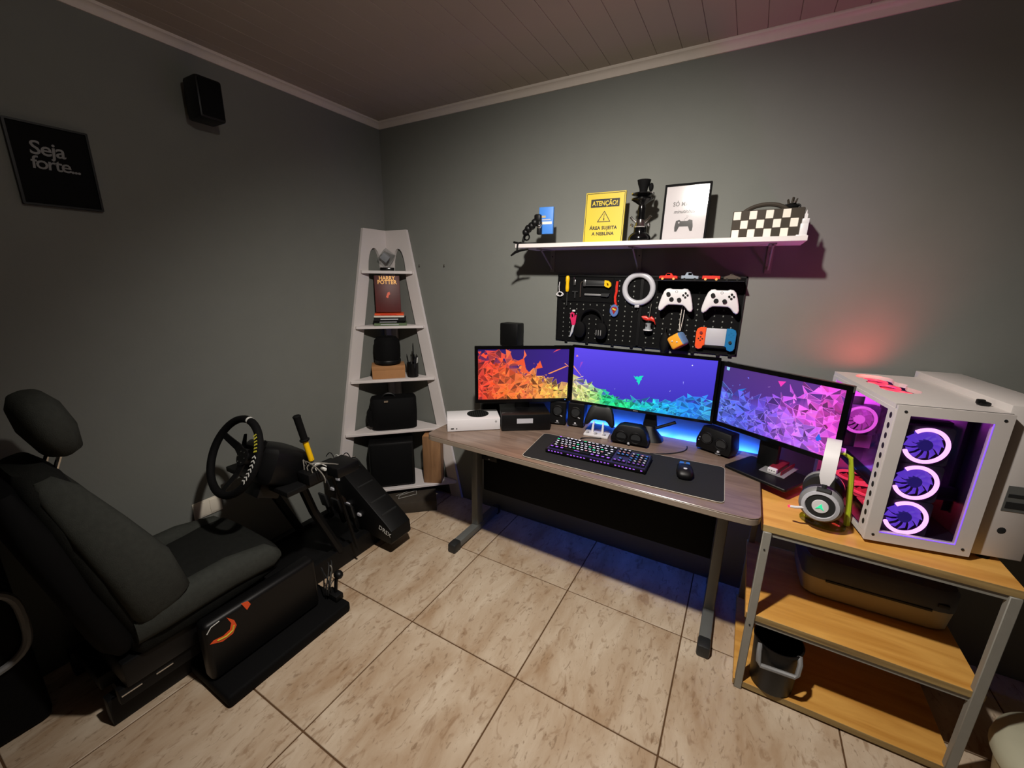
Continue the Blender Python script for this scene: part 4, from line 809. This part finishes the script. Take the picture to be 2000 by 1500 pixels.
# ================================================================== wooden rack
RT = .712
t = thing('storage_rack', 'three tier rack of pine boards on grey steel posts beside the desk', 'rack', (0, 0, 0))
X0, X1, Y0, Y1 = 2.338, 2.965, -.60, -.10
for z in (RT, .345, .035):
    o = B().bx(X0, X1, Y0, Y1, z-.024, z, .001, 1).build('shelf_board', 'pine', t, 0); B().bx(X0+.001, X1-.001, Y0-.002, Y0, z-.0235, z-.0005).build('board_edge', 'pineedge', o, 0)
for x in (X0+.006, X1-.03):
    for y in (Y0-.006, Y1-.02): B().bx(x, x+.026, y, y+.024, 0, RT-.0245, .002, 1).build('post', 'greypost', t)
for z in (RT-.026, .345-.026, .035-.026): B().bx(X0+.03, X1-.03, Y0+.004, Y0+.022, z-.016 if z > .1 else z, z+.0015).build('cross_rail', 'greypost', t, 0)
for z in (.30, .62): B().cyl((X0+.019, Y0-.0085, z), (X0+.019, Y0-.005, z), .003, seg=8).build('bolt', 'dgrey', t)

# printer on the middle board
t = thing('printer', 'grey and beige printer on the middle board of the rack', 'printer', (2.735, -.245, .3455), R(2))
B().loops([sup((0, 0, z_), (1, 0, 0), (0, 1, 0), a, b_, 8) for z_, a, b_ in ((0, .205, .12), (.012, .215, .13), (.08, .222, .134), (.085, .222, .134))]).build('lower_body', 'beige', t)
B().loops([sup((0, 0, z_), (1, 0, 0), (0, 1, 0), a, b_, 8) for z_, a, b_ in ((.085, .224, .136), (.15, .224, .136), (.165, .216, .128))]).build('upper_lid', 'ptop', t); B().bx(-.15, .15, -.1385, -.13, .081, .088).build('paper_slot', 'ink', t); B().bx(.16, .19, -.139, -.13, .105, .118, .002).build('button_panel', 'ink', t)
# bin with a handle
t = thing('black_bin', 'black round bin with a grey handle on the bottom board of the rack', 'bin', (2.462, -.545, .0355))
B().lathe([(.001, 0), (.066, 0), (.07, .006), (.078, .19), (.081, .192), (.081, .2), (.076, .2), (.068, .01), (.001, .008)], 28).build('bucket', 'black', t)
B().tube([(-.06, -.052, .195), (-.062, -.07, .18), (-.06, -.085, .145), (-.052, -.09, .135), (.052, -.082, .135), (.06, -.078, .145), (.064, -.066, .18), (.062, -.045, .195)], .0085, 8).build('handle', 'grey', t)
# pale stool beyond the rack
t = thing('lidded_tub', 'pale round lidded tub on the floor at the right edge beyond the rack', 'tub', (3.235, -.59, 0))
B().lathe([(.001, 0), (.17, 0), (.178, .006), (.192, .118), (.001, .118)], 40).build('tub_body', 'beige', t); B().lathe([(.001, .118), (.186, .118), (.186, .134), (.001, .134)], 40).build('seal', 'ink', t); B().lathe([(.001, .134), (.205, .134), (.21, .145), (.205, .18), (.18, .205), (.10, .22), (.001, .224)], 40).build('lid', 'pale', t); B().lathe([(.03, .218), (.035, .24), (.025, .248), (.001, .249)], 20).build('knob', 'pale', t)

# ================================================================== headset on its stand
t = thing('headset_stand', 'lime green and clear headset stand on the rack', 'headset stand', (2.520, -.478, RT), R(-10))
B().loops([sup((0, 0, z_), (1, 0, 0), (0, 1, 0), a, b_, 2.4) for z_, a, b_ in ((0, .066, .05), (.004, .066, .05), (.007, .06, .045))]).build('base', 'acrylic', t)
B().tube([(.066, .02, .006), (.062, .02, .06), (.048, .015, .19), (.036, .008, .25), (.0, .0, .272)], [.009, .009, .008, .007, .006], 8).build('upright', 'lime', t)
B().prism([(-.03, .006), (.045, .006), (.045, .09), (.0, .05)], -.003, .003).build('web', 'acrylic', t); B().tube([(-.045, -.01, .008), (-.03, -.008, .04)], .01, 8).build('stand_toe', 'lime', t)
B().bx(-.035, .02, -.03, .03, .268, .274, .003).build('rest', 'lime', t)
HS = 1.16
t = thing('headset', 'white and grey headset with a glowing green emblem hanging on the stand', 'headset', (2.503, -.485, RT), R(-10))
# headband arc in the plane across the cups (local y = cup axis)
def arc(rx, rz, z0, a0, a1, n=14): return [(0, rx*math.cos(R(a0+(a1-a0)*i/n)), z0+rz*math.sin(R(a0+(a1-a0)*i/n))) for i in range(n+1)]
pts = arc(.072, .10, .165, -8, 188)
B().loops([[(x-w2, y, z), (x+w2, y, z), (x+w2, y*.93, z*.985), (x-w2, y*.93, z*.985)] for (x, y, z), w2 in zip(pts, [.010]+[.017]*13+[.010])]).build('headband', 'whitep', t, 30)
B().loops([[(x-.014, y*.9, z*.98), (x+.014, y*.9, z*.98), (x+.014, y*.8, z*.96), (x-.014, y*.8, z*.96)] for x, y, z in arc(.072, .10, .165, 20, 160)]).build('head_pad', 'lime', t, 30)
for s in (-1, 1):
    B().tube([(0, s*.070, .152), (0, s*.074, .13)], .006, 8).tube([(-.016, s*.074, .135), (.016, s*.074, .135)], .008, 8).build('yoke', 'dgrey', t)
    Mx = Matrix.Translation((0, s*.062, .088)) @ Matrix.Rotation(s*pi/2*-1, 4, 'X')
    cup = B().lathe([(.001, -.012), (.044, -.012), (.052, -.004), (.052, .006), (.046, .014), (.044, .015)], 32, Mx).build('ear_cup', 'grey', t); B().lathe([(.03, -.026), (.046, -.026), (.052, -.018), (.05, -.011), (.03, -.011)], 32, Mx).build('ear_cushion', 'dgrey', cup)
    B().lathe([(.034, .013), (.045, .013), (.044, .018), (.036, .02), (.034, .016)], 32, Mx).build('silver_ring', 'lgrey', cup); B().lathe([(.001, .014), (.035, .014), (.034, .017), (.022, .018), (.001, .018)], 32, Mx).build('outer_plate', 'dgrey', cup); B().lathe([(.001, .017), (.020, .0175), (.019, .0205), (.001, .021)], 24, Mx).build('cap', 'whitep', cup)
    B().prism([(-.010, .008), (.0, .004), (.010, .009), (.005, .0), (.002, -.010), (-.004, .0)], .0, .0012, M=Mx @ Matrix.Translation((0, 0, .021)) @ Matrix.Rotation(-pi/2, 4, 'X') @ Matrix.Rotation(0 if s > 0 else pi, 4, 'X')).build('emblem', 'led_green', cup, 0)
t.scale = (HS, HS, HS)
B().tube([(-.03, -.075, .07), (-.055, -.085, .066), (-.068, -.085, .064)], .004, 8).build('microphone', 'whitep', t); B().sph((-.069, -.085, .064), .0045).build('microphone_light', 'led_red', t)

# ================================================================== computer tower
PCW, PCD, PCH = .262, .47, .452
t = thing('computer_tower', 'white computer tower with glass sides and glowing purple and red fans', 'computer', (2.617, -.545, RT), R(10.5))
F0 = .014
for x in (.03, PCW+.06):
    for y in (.04, PCD-.05): B().cyl((x, y, 0), (x, y, F0), .016).build('foot', 'rubber', t)
B().bx(0, PCW, 0, PCD, F0, F0+.022, .002, 1).build('bottom_plate', 'pcw', t)
# top plate with a fan slot
outer = [(0, 0), (PCW, 0), (PCW, PCD), (0, PCD)]
hole = [(.10+.055*math.cos(R(a)), .215+.050*math.sin(R(a))) for a in range(180, 361, 15)]+[(.141, .262)]+[(.10+.060*math.cos(R(a)), .305+.035*math.sin(R(a))) for a in range(-40, 41, 20)]+[(.141, .348)]+[(.10+.055*math.cos(R(a)), .395+.050*math.sin(R(a))) for a in range(0, 181, 15)]+[(.059, .348)]+[(.10+.060*math.cos(R(a)), .305+.035*math.sin(R(a))) for a in range(140, 221, 20)]+[(.059, .262)]
B().plate(outer, [hole], F0+PCH-.014, F0+PCH, ax='xy').build('top_plate', 'pcw', t, 30)
B().bx(.118, PCW, PCD-.004, PCD, F0, F0+PCH-.014).bx(0, PCW, PCD-.004, PCD, F0, F0+.12).bx(0, PCW, PCD-.004, PCD, F0+.36, F0+PCH-.014).build('back_panel', 'pcw', t, 0)
B().bx(PCW-.004, PCW, .006, PCD-.004, F0+.022, F0+PCH-.014).build('motherboard_tray', 'pcin', t, 0)
# front frame round the glass
zb, zt = F0+.022, F0+PCH-.014
fo = [(0, F0), (PCW, F0), (PCW, F0+PCH), (0, F0+PCH)]; fh = [(.034, F0+.034), (PCW-.040, F0+.034), (PCW-.040, F0+PCH-.030), (.034, F0+PCH-.030)]
B().plate(fo, [fh], -.008, .006).build('front_frame', 'pcw', t, 0); B().bx(.032, PCW-.038, -.003, .001, F0+.032, F0+PCH-.028).build('front_glass', 'smoke', t, 0)
B().bx(PCW-.0415, PCW-.0395, -.0085, -.006, F0+.034, F0+PCH-.03).bx(.034, PCW-.04, -.0085, -.006, F0+.032, F0+.0345).build('edge_glow', 'edgelit', t, 0)  # emissive lines put the fans' violet light on the frame edge
for x, z in ((.020, .022), (PCW-.020, .022), (.020, PCH-.018), (PCW-.02, PCH-.018)): B().cyl((x, -.0095, F0+z), (x, -.0075, F0+z), .004, seg=10).build('screw', 'dgrey', t)
# left side: corner post with vent slots, rails, glass
B().bx(-.001, .004, 0, .040, zb, zt).build('corner_post', 'pcw', t, 0)
b = B()
for i in range(12): b.loops([sup((-.0014, .018, F0+.05+i*.033), (0, 1, 0), (0, 0, 1), .007, .010, 2, 12), sup((-.0006, .018, F0+.05+i*.033), (0, 1, 0), (0, 0, 1), .007, .010, 2, 12)])
b.build('vent_hole_row', 'ink', t, 0)['kind'] = 'stuff'
B().bx(-.001, .004, PCD-.03, PCD, zb, zt).bx(-.001, .004, .04, PCD-.03, zt-.012, zt).build('side_rail', 'pcw', t, 0); B().bx(-.0005, .0025, .04, PCD-.03, zb, zt-.012).build('side_glass', 'smoke', t, 0)
# right chamber, a little taller
B().bx(PCW+.001, PCW+.135, .018, PCD+.02, F0, F0+PCH+.022, .003).build('side_chamber', 'pcw', t); B().bx(PCW+.05, PCW+.12, .0165, .0185, .17, .25).build('sticker', 'greym', t, 0); B().bx(PCW+.055, PCW+.115, .0155, .0167, .215, .225).bx(PCW+.055, PCW+.115, .0155, .0167, .18, .20).build('sticker_print', 'dgrey', t, 0)
B().sph((PCW+.068, .018, .105), (.011, .001, .011), 10).build('scuff_mark', 'dgrey', t); B().bx(PCW-.035, PCW-.010, .070, .095, F0+PCH, F0+PCH+.012, .004).bx(PCW-.04, PCW-.02, .078, .088, F0+PCH+.004, F0+PCH+.018, .003).build('cable_plug', 'black', t)
# fans
def fan(parent, M, ring, blade, hub, gap=None):
    s = .058
    f = B().plate(rrect(.12, .12, .01, 3), [circ(.0565, 32)], -.002, .022).build('fan', 'fanframe', parent, 30, M)
    if gap: B().torus((0, -.004, 0), .051, .0058, 44, 8, gap[0], gap[1]).build('light_ring', ring, f)
    else: B().torus((0, -.004, 0), .051, .0058, 44, 8).build('light_ring', ring, f)
    b = B()
    for k in range(11):
        a = 2*pi*k/11; L = []
        for r_, tw in ((.016, .35), (.030, .15), (.046, -.05)):
            c0, c1 = a+tw, a+tw+.55; L.append([(r_*math.cos(c0), .002, r_*math.sin(c0)), (r_*math.cos(c1), .014, r_*math.sin(c1)), (r_*math.cos(c1), .0155, r_*math.sin(c1)), (r_*math.cos(c0), .0035, r_*math.sin(c0))])
        b.loops(L)
    b.build('blades', blade, f, 0)
    B().cyl((0, -.002, 0), (0, .016, 0), .0175, seg=24).build('hub', hub, f); return f
for k in range(3): fan(t, Matrix.Translation((.099, .016, F0+.086+k*.1215)), 'led_violet', 'led_vblade', 'led_vhub', (R(-158), R(128)))
fan(t, Matrix.Translation((.105, PCD-.030, .285)), 'led_mag', 'led_magb', 'led_mag')
for y in (.215, .305, .395): fan(t, Matrix.Translation((.10, y, F0+PCH-.018)) @ Matrix.Scale(.74, 4) @ Matrix.Rotation(-pi/2, 4, 'X'), 'led_red', 'led_redb', 'led_redb')
for y in (.14, .262, .384): fan(t, Matrix.Translation((.105, y, F0+.046)) @ Matrix.Rotation(-pi/2, 4, 'X'), 'led_red', 'led_redb', 'led_redb')
B().bx(.034, .166, .042, .068, F0+.024, F0+.40, .003).build('radiator', 'pcin', t)
B().bx(.004, PCW-.006, .01, PCD-.006, F0+.0225, F0+.026).bx(.17, PCW-.005, PCD-.009, PCD-.005, F0+.03, F0+PCH-.02).build('dark_fill', 'pcin', t, 0)  # dark sheets added to blacken the case floor and back
B().bx(.05, PCW-.006, .10, .40, F0+.13, F0+.17, .004).bx(.045, PCW-.01, .10, .40, F0+.125, F0+.135).build('graphics_card', 'pcin', t); B().bx(PCW-.022, PCW-.004, .12, .42, F0+.08, F0+.40, .002).build('mainboard', 'pcin', t)
B().cyl((PCW-.075, .30, F0+.30), (PCW-.02, .30, F0+.30), .035, seg=24).build('cooler_pump', 'led_vhub', t)
for k in range(2): B().bx(PCW-.06, PCW-.022, .19+k*.014, .196+k*.014, F0+.24, F0+.36).build('memory_stick', 'pcin', t); B().bx(PCW-.066, PCW-.06, .19+k*.014, .196+k*.014, F0+.24, F0+.36).build('memory_light', 'led_cyan', t)

def led(name, loc, e, col, r=.03):
    d = bpy.data.lights.new(name, 'POINT'); d.energy = e; d.color = col; d.shadow_soft_size = r
    o = bpy.data.objects.new(name, d); COL.objects.link(o); o.parent = t; o.location = loc
def beam(name, loc, aim, e, col, ang=110):
    d = bpy.data.lights.new(name, 'SPOT'); d.energy = e; d.color = col; d.spot_size = R(ang); d.spot_blend = 1; d.shadow_soft_size = .04
    o = bpy.data.objects.new(name, d); COL.objects.link(o); o.parent = t; o.location = loc; o.rotation_euler = (Vector(aim)-Vector(loc)).to_track_quat('-Z', 'Y').to_euler()
beam('rear_top_fan_light', (.10, .38, F0+PCH-.004), (.0, .55, F0+PCH+.25), 4.5, (1.0, .10, .08), 140)
beam('front_top_fan_light', (.10, .22, F0+PCH-.004), (-.25, .30, F0+PCH+.5), 4.5, (.75, .10, 1.0), 90)
led('inner_fan_light', (.10, .36, .36), 1.6, (.85, .08, 1.0), .03)
led('floor_fan_light', (.08, .26, .10), .6, (1.0, .05, .10), .03)
led('front_fan_light', (.14, .05, .25), .5, (.35, .12, 1.0), .05)

# ================================================================== racing cockpit
t = thing('racing_cockpit', 'black steel racing cockpit frame along the left wall', 'cockpit frame', (0, 0, 0))
for x in (.10, .46): B().bx(x-.022, x+.022, -1.86, -.60, .004, .11, .003).build('long_rail', 'steelb', t)
for y in (-1.80, -1.30, -.66): B().bx(.12, .44, y-.02, y+.02, .062, .105, .003).build('cross_tube', 'steelb', t)
for x in (.10, .46):
    for y in (-1.80, -1.25, -.68): B().cyl((x, y, 0), (x, y, .006), .018).build('foot', 'rubber', t)
for x in (.14, .47):
    B().tube([(x, -.92, .10), (x, -1.04, .40), (x, -1.10, .62)], .022, 8).build('upright', 'steelb', t)
B().bx(.14, .62, -1.24, -1.00, .615, .64, .004).build('wheel_deck', 'steelb', t)
B().tube([(.575, -.99, .60), (.555, -.93, .40), (.555, -.87, .11)], .006, 6).tube([(.555, -.985, .60), (.535, -.925, .40), (.535, -.865, .11)], .006, 6).build('thin_rods', 'steelb', t)
B().bx(.122, .438, -1.28, -.62, .072, .088, .002).build('foot_plate', 'steelb', t)
# pedal deck
t = thing('pedal_set', 'black pedal housing with loose wires at the front of the racing cockpit', 'pedals', (0, 0, 0))
B().prism([(.16, .30), (.30, .27), (.40, .113), (.485, .113), (.50, .092), (.655, .085), (.67, .105), (.665, .17), (.63, .20), (.28, .44), (.16, .45)], -.735, -.59, .006, 2).build('housing', 'steelb', t)
for x, z in ((.30, .415), (.40, .347), (.50, .279), (.58, .226)): B().bx(x-.006, x+.006, -.72, -.61, z-.008, z+.012, .002, M=None).build('rib', 'dgrey', t)
for x in (.20, .31, .42):
    B().bx(x-.012, x+.012, -.012, .012, 0, .15, .003, M=Matrix.Translation((0, -.76, .13)) @ Matrix.Rotation(R(12), 4, 'X')).build('pedal_arm', 'steelb', t)
    B().bx(x-.03, x+.03, -.006, .006, -.045, .045, .004, M=Matrix.Translation((0, -.80, .26)) @ Matrix.Rotation(R(12), 4, 'X')).build('pedal_plate', 'dgrey', t)
text('DRSX', .038, 'wpaint', t, (.615, -.7356, .155), FRONT @ Matrix.Rotation(R(-18), 4, 'Z'), name='lettering')
rc = random.Random(9)
for i in range(8):
    p0 = Vector((.15+.22*rc.random(), -.70+.08*rc.random(), .44)); p1 = p0+Vector((rc.uniform(-.10, .10), rc.uniform(-.08, .06), rc.uniform(.0, .03)))
    B().tube(bez(p0, p0+Vector((0, -.02, .06)), p1+Vector((.02, .02, .05)), p1), .003, 6).build('wire', ['cordg', 'cord', 'wpaint', 'cord'][i % 4], t)
for p in ((.20, -.738, .30), (.33, -.738, .24), (.42, -.738, .20), (.26, -.738, .38)): B().box(p, (.03, .012, .018), .003, 1, None).build('connector', 'lgrey', t)

# steering wheel with its base
t = thing('steering_wheel', 'black three spoke steering wheel on its motor base', 'steering wheel', (.44, -1.33, .80), 0, None, R(-27))
B().torus((0, 0, 0), .156, .0155, 48, 10).build('rim', 'blackm', t)
B().cyl((0, .030, 0), (0, .062, 0), .036, seg=24).build('hub', 'black', t)
for a in (R(28), R(152), R(270)):
    d = Vector((math.cos(a), 0, math.sin(a))); n = Vector((-d.z, 0, d.x)); L = []
    for r_, w2, y in ((.022, .022, .040), (.07, .017, .036), (.12, .014, .012), (.15, .013, 0)): L.append([d*r_+n*w2+Vector((0, y-.003, 0)), d*r_-n*w2+Vector((0, y-.003, 0)), d*r_-n*w2+Vector((0, y+.003, 0)), d*r_+n*w2+Vector((0, y+.003, 0))])
    B().loops(L).build('spoke', 'black', t, 0)
for k in range(6): a = 2*pi*k/6; B().cyl((.024*math.cos(a), .0265, .024*math.sin(a)), (.024*math.cos(a), .031, .024*math.sin(a)), .0032, seg=6).build('bolt', 'chrome', t)
B().torus((0, 0, 0), .156, .0160, 6, 10, R(80), R(84)).build('top_mark', 'wpaint', t)
Mrot = lambda a: Matrix.Rotation(-a, 4, 'Y')
for k in range(7):
    a = R(10-k*6.2); q = [(.146, -.005), (.157, .003), (.168, -.005), (.168, .001), (.157, .009), (.146, .001)]
    B().prism(q, -.0172, -.0160, M=Mrot(a)).build('chevron_mark', 'wpaint', t, 0)
for k in range(6):
    a = R(44-k*5.0); B().prism([(.147, -.004), (.166, -.003), (.164, .002+.002*(k % 2)), (.149, .003)], -.0170, -.0158, M=Mrot(a)).build('yellow_mark', 'ymark', t, 0)
for s in (-1, 1): B().prism([(s*.05, .0), (s*.075, .03), (s*.085, .085), (s*.07, .09), (s*.05, .05), (s*.035, .02)][::s], .058, .062).build('shift_paddle', 'blackm', t)
B().loops([sup((0, y, z_), (1, 0, 0), (0, 0, 1), a, h_, 5) for y, a, h_, z_ in ((.06, .05, .05, 0), (.08, .09, .07, -.005), (.105, .125, .085, -.012), (.24, .125, .085, -.012), (.27, .11, .07, -.012))]).build('motor_base', 'black', t)
for x in (-.06, .0, .06): B().cyl((x, .098, .035), (x, .094, .035), .006, seg=10).build('button', 'dgrey', t)
B().bx(-.05, .05, .12, .22, -.16, -.09, .006).build('clamp', 'black', t)

# hand brake
t = thing('hand_brake', 'hand brake lever with a black grip and yellow shaft on the wheel deck', 'hand brake', (.60, -1.085, .64))
B().bx(-.03, .05, -.07, .10, .0005, .05, .004).build('bracket', 'steelb', t)
top = Vector((-.015, -.05, .305)); bot = Vector((.0, -.008, .05)); d = (top-bot).normalized()
B().cyl(bot, bot+d*.05, .009).build('pivot', 'greym', t); B().cyl(bot+d*.04, bot+d*.145, .012).build('shaft', 'yellow', t)
B().lathe([(.019, 0), (.021, .006), (.015, .01), (.0155, .11), (.017, .118), (.013, .122), (.001, .123)], 16, Matrix.Translation(bot+d*.138) @ d.to_track_quat('Z', 'Y').to_matrix().to_4x4()).build('grip', 'rubber', t)
for i in range(7):
    p0 = Vector((rc.uniform(-.04, .05), rc.uniform(-.06, .02), .055)); p1 = Vector((rc.uniform(-.03, .13), rc.uniform(-.06, .12), rc.uniform(-.02, .05)))
    B().tube(bez(p0, p0+Vector((-.02, -.02, .07)), p1+Vector((.03, .0, .06)), p1), .0025, 6).build('wire', ['cordg', 'cord', 'cordg', 'wpaint'][i % 4], t)
B().bx(.0, .12, .02, .14, .01, .06, .008).build('sensor_box', 'black', t); B().box((.055, .0, .055), (.03, .012, .012), .002).build('connector', 'wpaint', t)

# bucket seat
t = thing('racing_chair', 'dark grey fabric car seat with a headrest in the cockpit', 'car seat', (.355, -1.62, .11))
def lf(secs, e=3.2, n=24): return B().loops([sup(c, ax, ay, a, b_, e, n) for c, ax, ay, a, b_ in secs])
B().bx(-.19, .06, -.235, -.02, .002, .06, .006).build('slide_box', 'steelb', t); B().bx(-.20, .20, -.20, .28, .06, .16, .01).build('seat_pan', 'black', t)
for x in (-.17, .17): B().bx(x-.015, x+.015, -.22, .28, .0025, .06, .003).build('slide_rail', 'steelb', t)
B().bx(.186, .189, -.215, -.16, .035, .040).bx(.186, .189, -.12, -.07, .035, .040).build('rail_glint', 'chrome', t, 0)
Xv, Yv, Zv = (1, 0, 0), (0, 1, 0), (0, 0, 1)
lf([((0, y, z_), Xv, Zv, a, h_) for y, z_, a, h_ in ((-.16, .22, .20, .06), (-.14, .22, .225, .085), (.05, .225, .235, .085), (.22, .235, .235, .085), (.32, .235, .225, .075), (.35, .23, .20, .045))], 4).build('cushion', 'fabricb', t, 60)
for s in (-1, 1): lf([((s*.205, y, z_), Xv, Zv, a, h_) for y, z_, a, h_ in ((-.15, .26, .03, .05), (-.08, .275, .05, .06), (.15, .28, .05, .06), (.30, .26, .045, .05), (.34, .25, .025, .02))], 2.6, 16).build('cushion_bolster', 'fabric', t, 60)
# backrest: leans back along bd
bd = Vector((0, -.22, 1)).normalized(); bn = Vector((0, 1, .22)).normalized(); b0 = Vector((0, -.10, .20))
lf([(b0+bd*h_, Xv, bn, a, d_) for h_, a, d_ in ((.0, .20, .05), (.05, .225, .065), (.30, .235, .07), (.50, .215, .065), (.63, .17, .055), (.67, .12, .035))], 3.5).build('backrest', 'fabricb', t, 60)
for s in (-1, 1): lf([(b0+bd*h_+bn*f_+Vector((s*x_, 0, 0)), Xv, bn, a, d_) for h_, x_, f_, a, d_ in ((.05, .19, .03, .03, .04), (.12, .215, .06, .05, .085), (.28, .22, .06, .052, .085), (.46, .205, .035, .048, .065), (.60, .165, .015, .035, .045), (.65, .145, .005, .015, .02))], 2.6, 16).build('back_bolster', 'fabric', t, 60)
lf([(b0+bd*h_+Vector((0, -.075, -.01)), Xv, bn, a, d_) for h_, a, d_ in ((.0, .19, .03), (.05, .215, .05), (.50, .20, .05), (.64, .14, .03))], 4).build('back_shell', 'blackm', t, 60)
hb = b0+bd*.662+bn*.09
lf([(hb+bd*h_, Xv, bn, a, d_) for h_, a, d_ in ((0, .07, .02), (.02, .115, .045), (.09, .14, .058), (.16, .125, .052), (.195, .09, .035), (.205, .05, .015))], 2.6).build('headrest', 'fabric', t, 60)
for s in (-1, 1): B().tube([b0+bd*.56+Vector((s*.05, 0, 0)), hb+bd*.03+Vector((s*.05, 0, 0))], .007, 8).build('headrest_rod', 'chrome', t)
lf([(hb+bd*.13+bn*.05+Vector((-.045, 0, 0))+bn*k*.006, Xv, bd, .03*(1-k*.3), .024*(1-k*.3)) for k in (0, 1)], 2.2, 14).build('headrest_dimple', 'blackm', t, 60)
# side base, gear case, shifter
t = thing('black_platform', 'low black platform on the floor beside the racing seat', 'platform', (0, 0, 0))
B().bx(.484, .765, -1.63, -1.10, .004, .052, .012, 3).build('platform_body', 'blackm', t); B().bx(.50, .74, -1.60, -1.13, 0, .006).build('foot', 'rubber', t)
t = thing('equipment_case', 'dark case with a bright orange swoosh beside the racing seat', 'case', (0, 0, .0525))
B().bx(.594, .662, -1.625, -1.18, 0, .25, .02, 3).build('case_body', 'black', t)
cr = [(-1.613, .172), (-1.574, .150), (-1.538, .154), (-1.521, .179), (-1.526, .206), (-1.548, .236), (-1.537, .202), (-1.545, .178), (-1.569, .171), (-1.600, .178)]
B().prism(cr, .6622, .6634, ax='yz').build('swoosh', 'orange', t, 0); B().tube([(.6636, y, z) for y, z in ((-1.59, .168), (-1.56, .161), (-1.537, .168), (-1.530, .186))], .003, 6).build('swoosh_line', 'ymark', t)
B().prism([(-1.494, .255), (-1.478, .213), (-1.462, .228), (-1.470, .248)][::-1], .6622, .6634, ax='yz').build('small_orange_mark', 'orange', t, 0); B().tube([(.6625, -1.616, .218), (.6625, -1.60, .236), (.6625, -1.572, .240)], .0018, 6).build('white_line', 'wpaint', t)
t = thing('gear_shifter', 'black gear shifter with a round knob at the end of the low platform', 'shifter', (.69, -1.115, .0525), 0)
B().bx(-.05, .03, -.025, .015, 0, .03, .004).build('shifter_base', 'steelb', t); B().tube([(-.005, 0, .025), (.004, .002, .09), (.012, .006, .118)], .008, 8).build('lever', 'steelb', t); B().sph((.018, .008, .128), (.024, .020, .020), 14).build('knob', 'black', t)
for i in range(6):
    p0 = Vector((rc.uniform(-.06, .0), rc.uniform(-.04, .03), .03)); p1 = Vector((rc.uniform(-.12, -.03), rc.uniform(-.03, .06), rc.uniform(.09, .17)))
    B().tube(bez(p0, p0+Vector((0, 0, .05)), p1+Vector((.03, .0, .0)), p1), .003, 6).build('cable', ['cord', 'cord', 'cordg'][i % 3], t)
# loudspeaker behind the seat
t = thing('party_speaker', 'black loudspeaker with a grey oval trim behind the racing seat', 'speaker', (.13, -2.185, 0))
B().bx(-.12, .125, -.20, .24, .0, .76, .03, 3).build('cabinet', 'blackm', t)
rg = [(.132, y, z) for y, z in [(.165*math.copysign(abs(math.cos(a))**.6, math.cos(a))+.075, .42+.145*math.copysign(abs(math.sin(a))**.6, math.sin(a))) for a in [2*pi*i/40 for i in range(40)]]]
B().tube(rg, .012, 8, True).build('oval_trim', 'grey', t)
for z, r in ((.49, .035), (.40, .026)): B().sph((.13, .13, z-.02), (.02, r, r), 16).build('chrome_dome', 'chrome', t)
for s in (-1, 1): B().cyl((-.10 if s < 0 else .10, -.1, -.0), (-.10 if s < 0 else .10, -.1, .004), .02).build('foot', 'rubber', t)
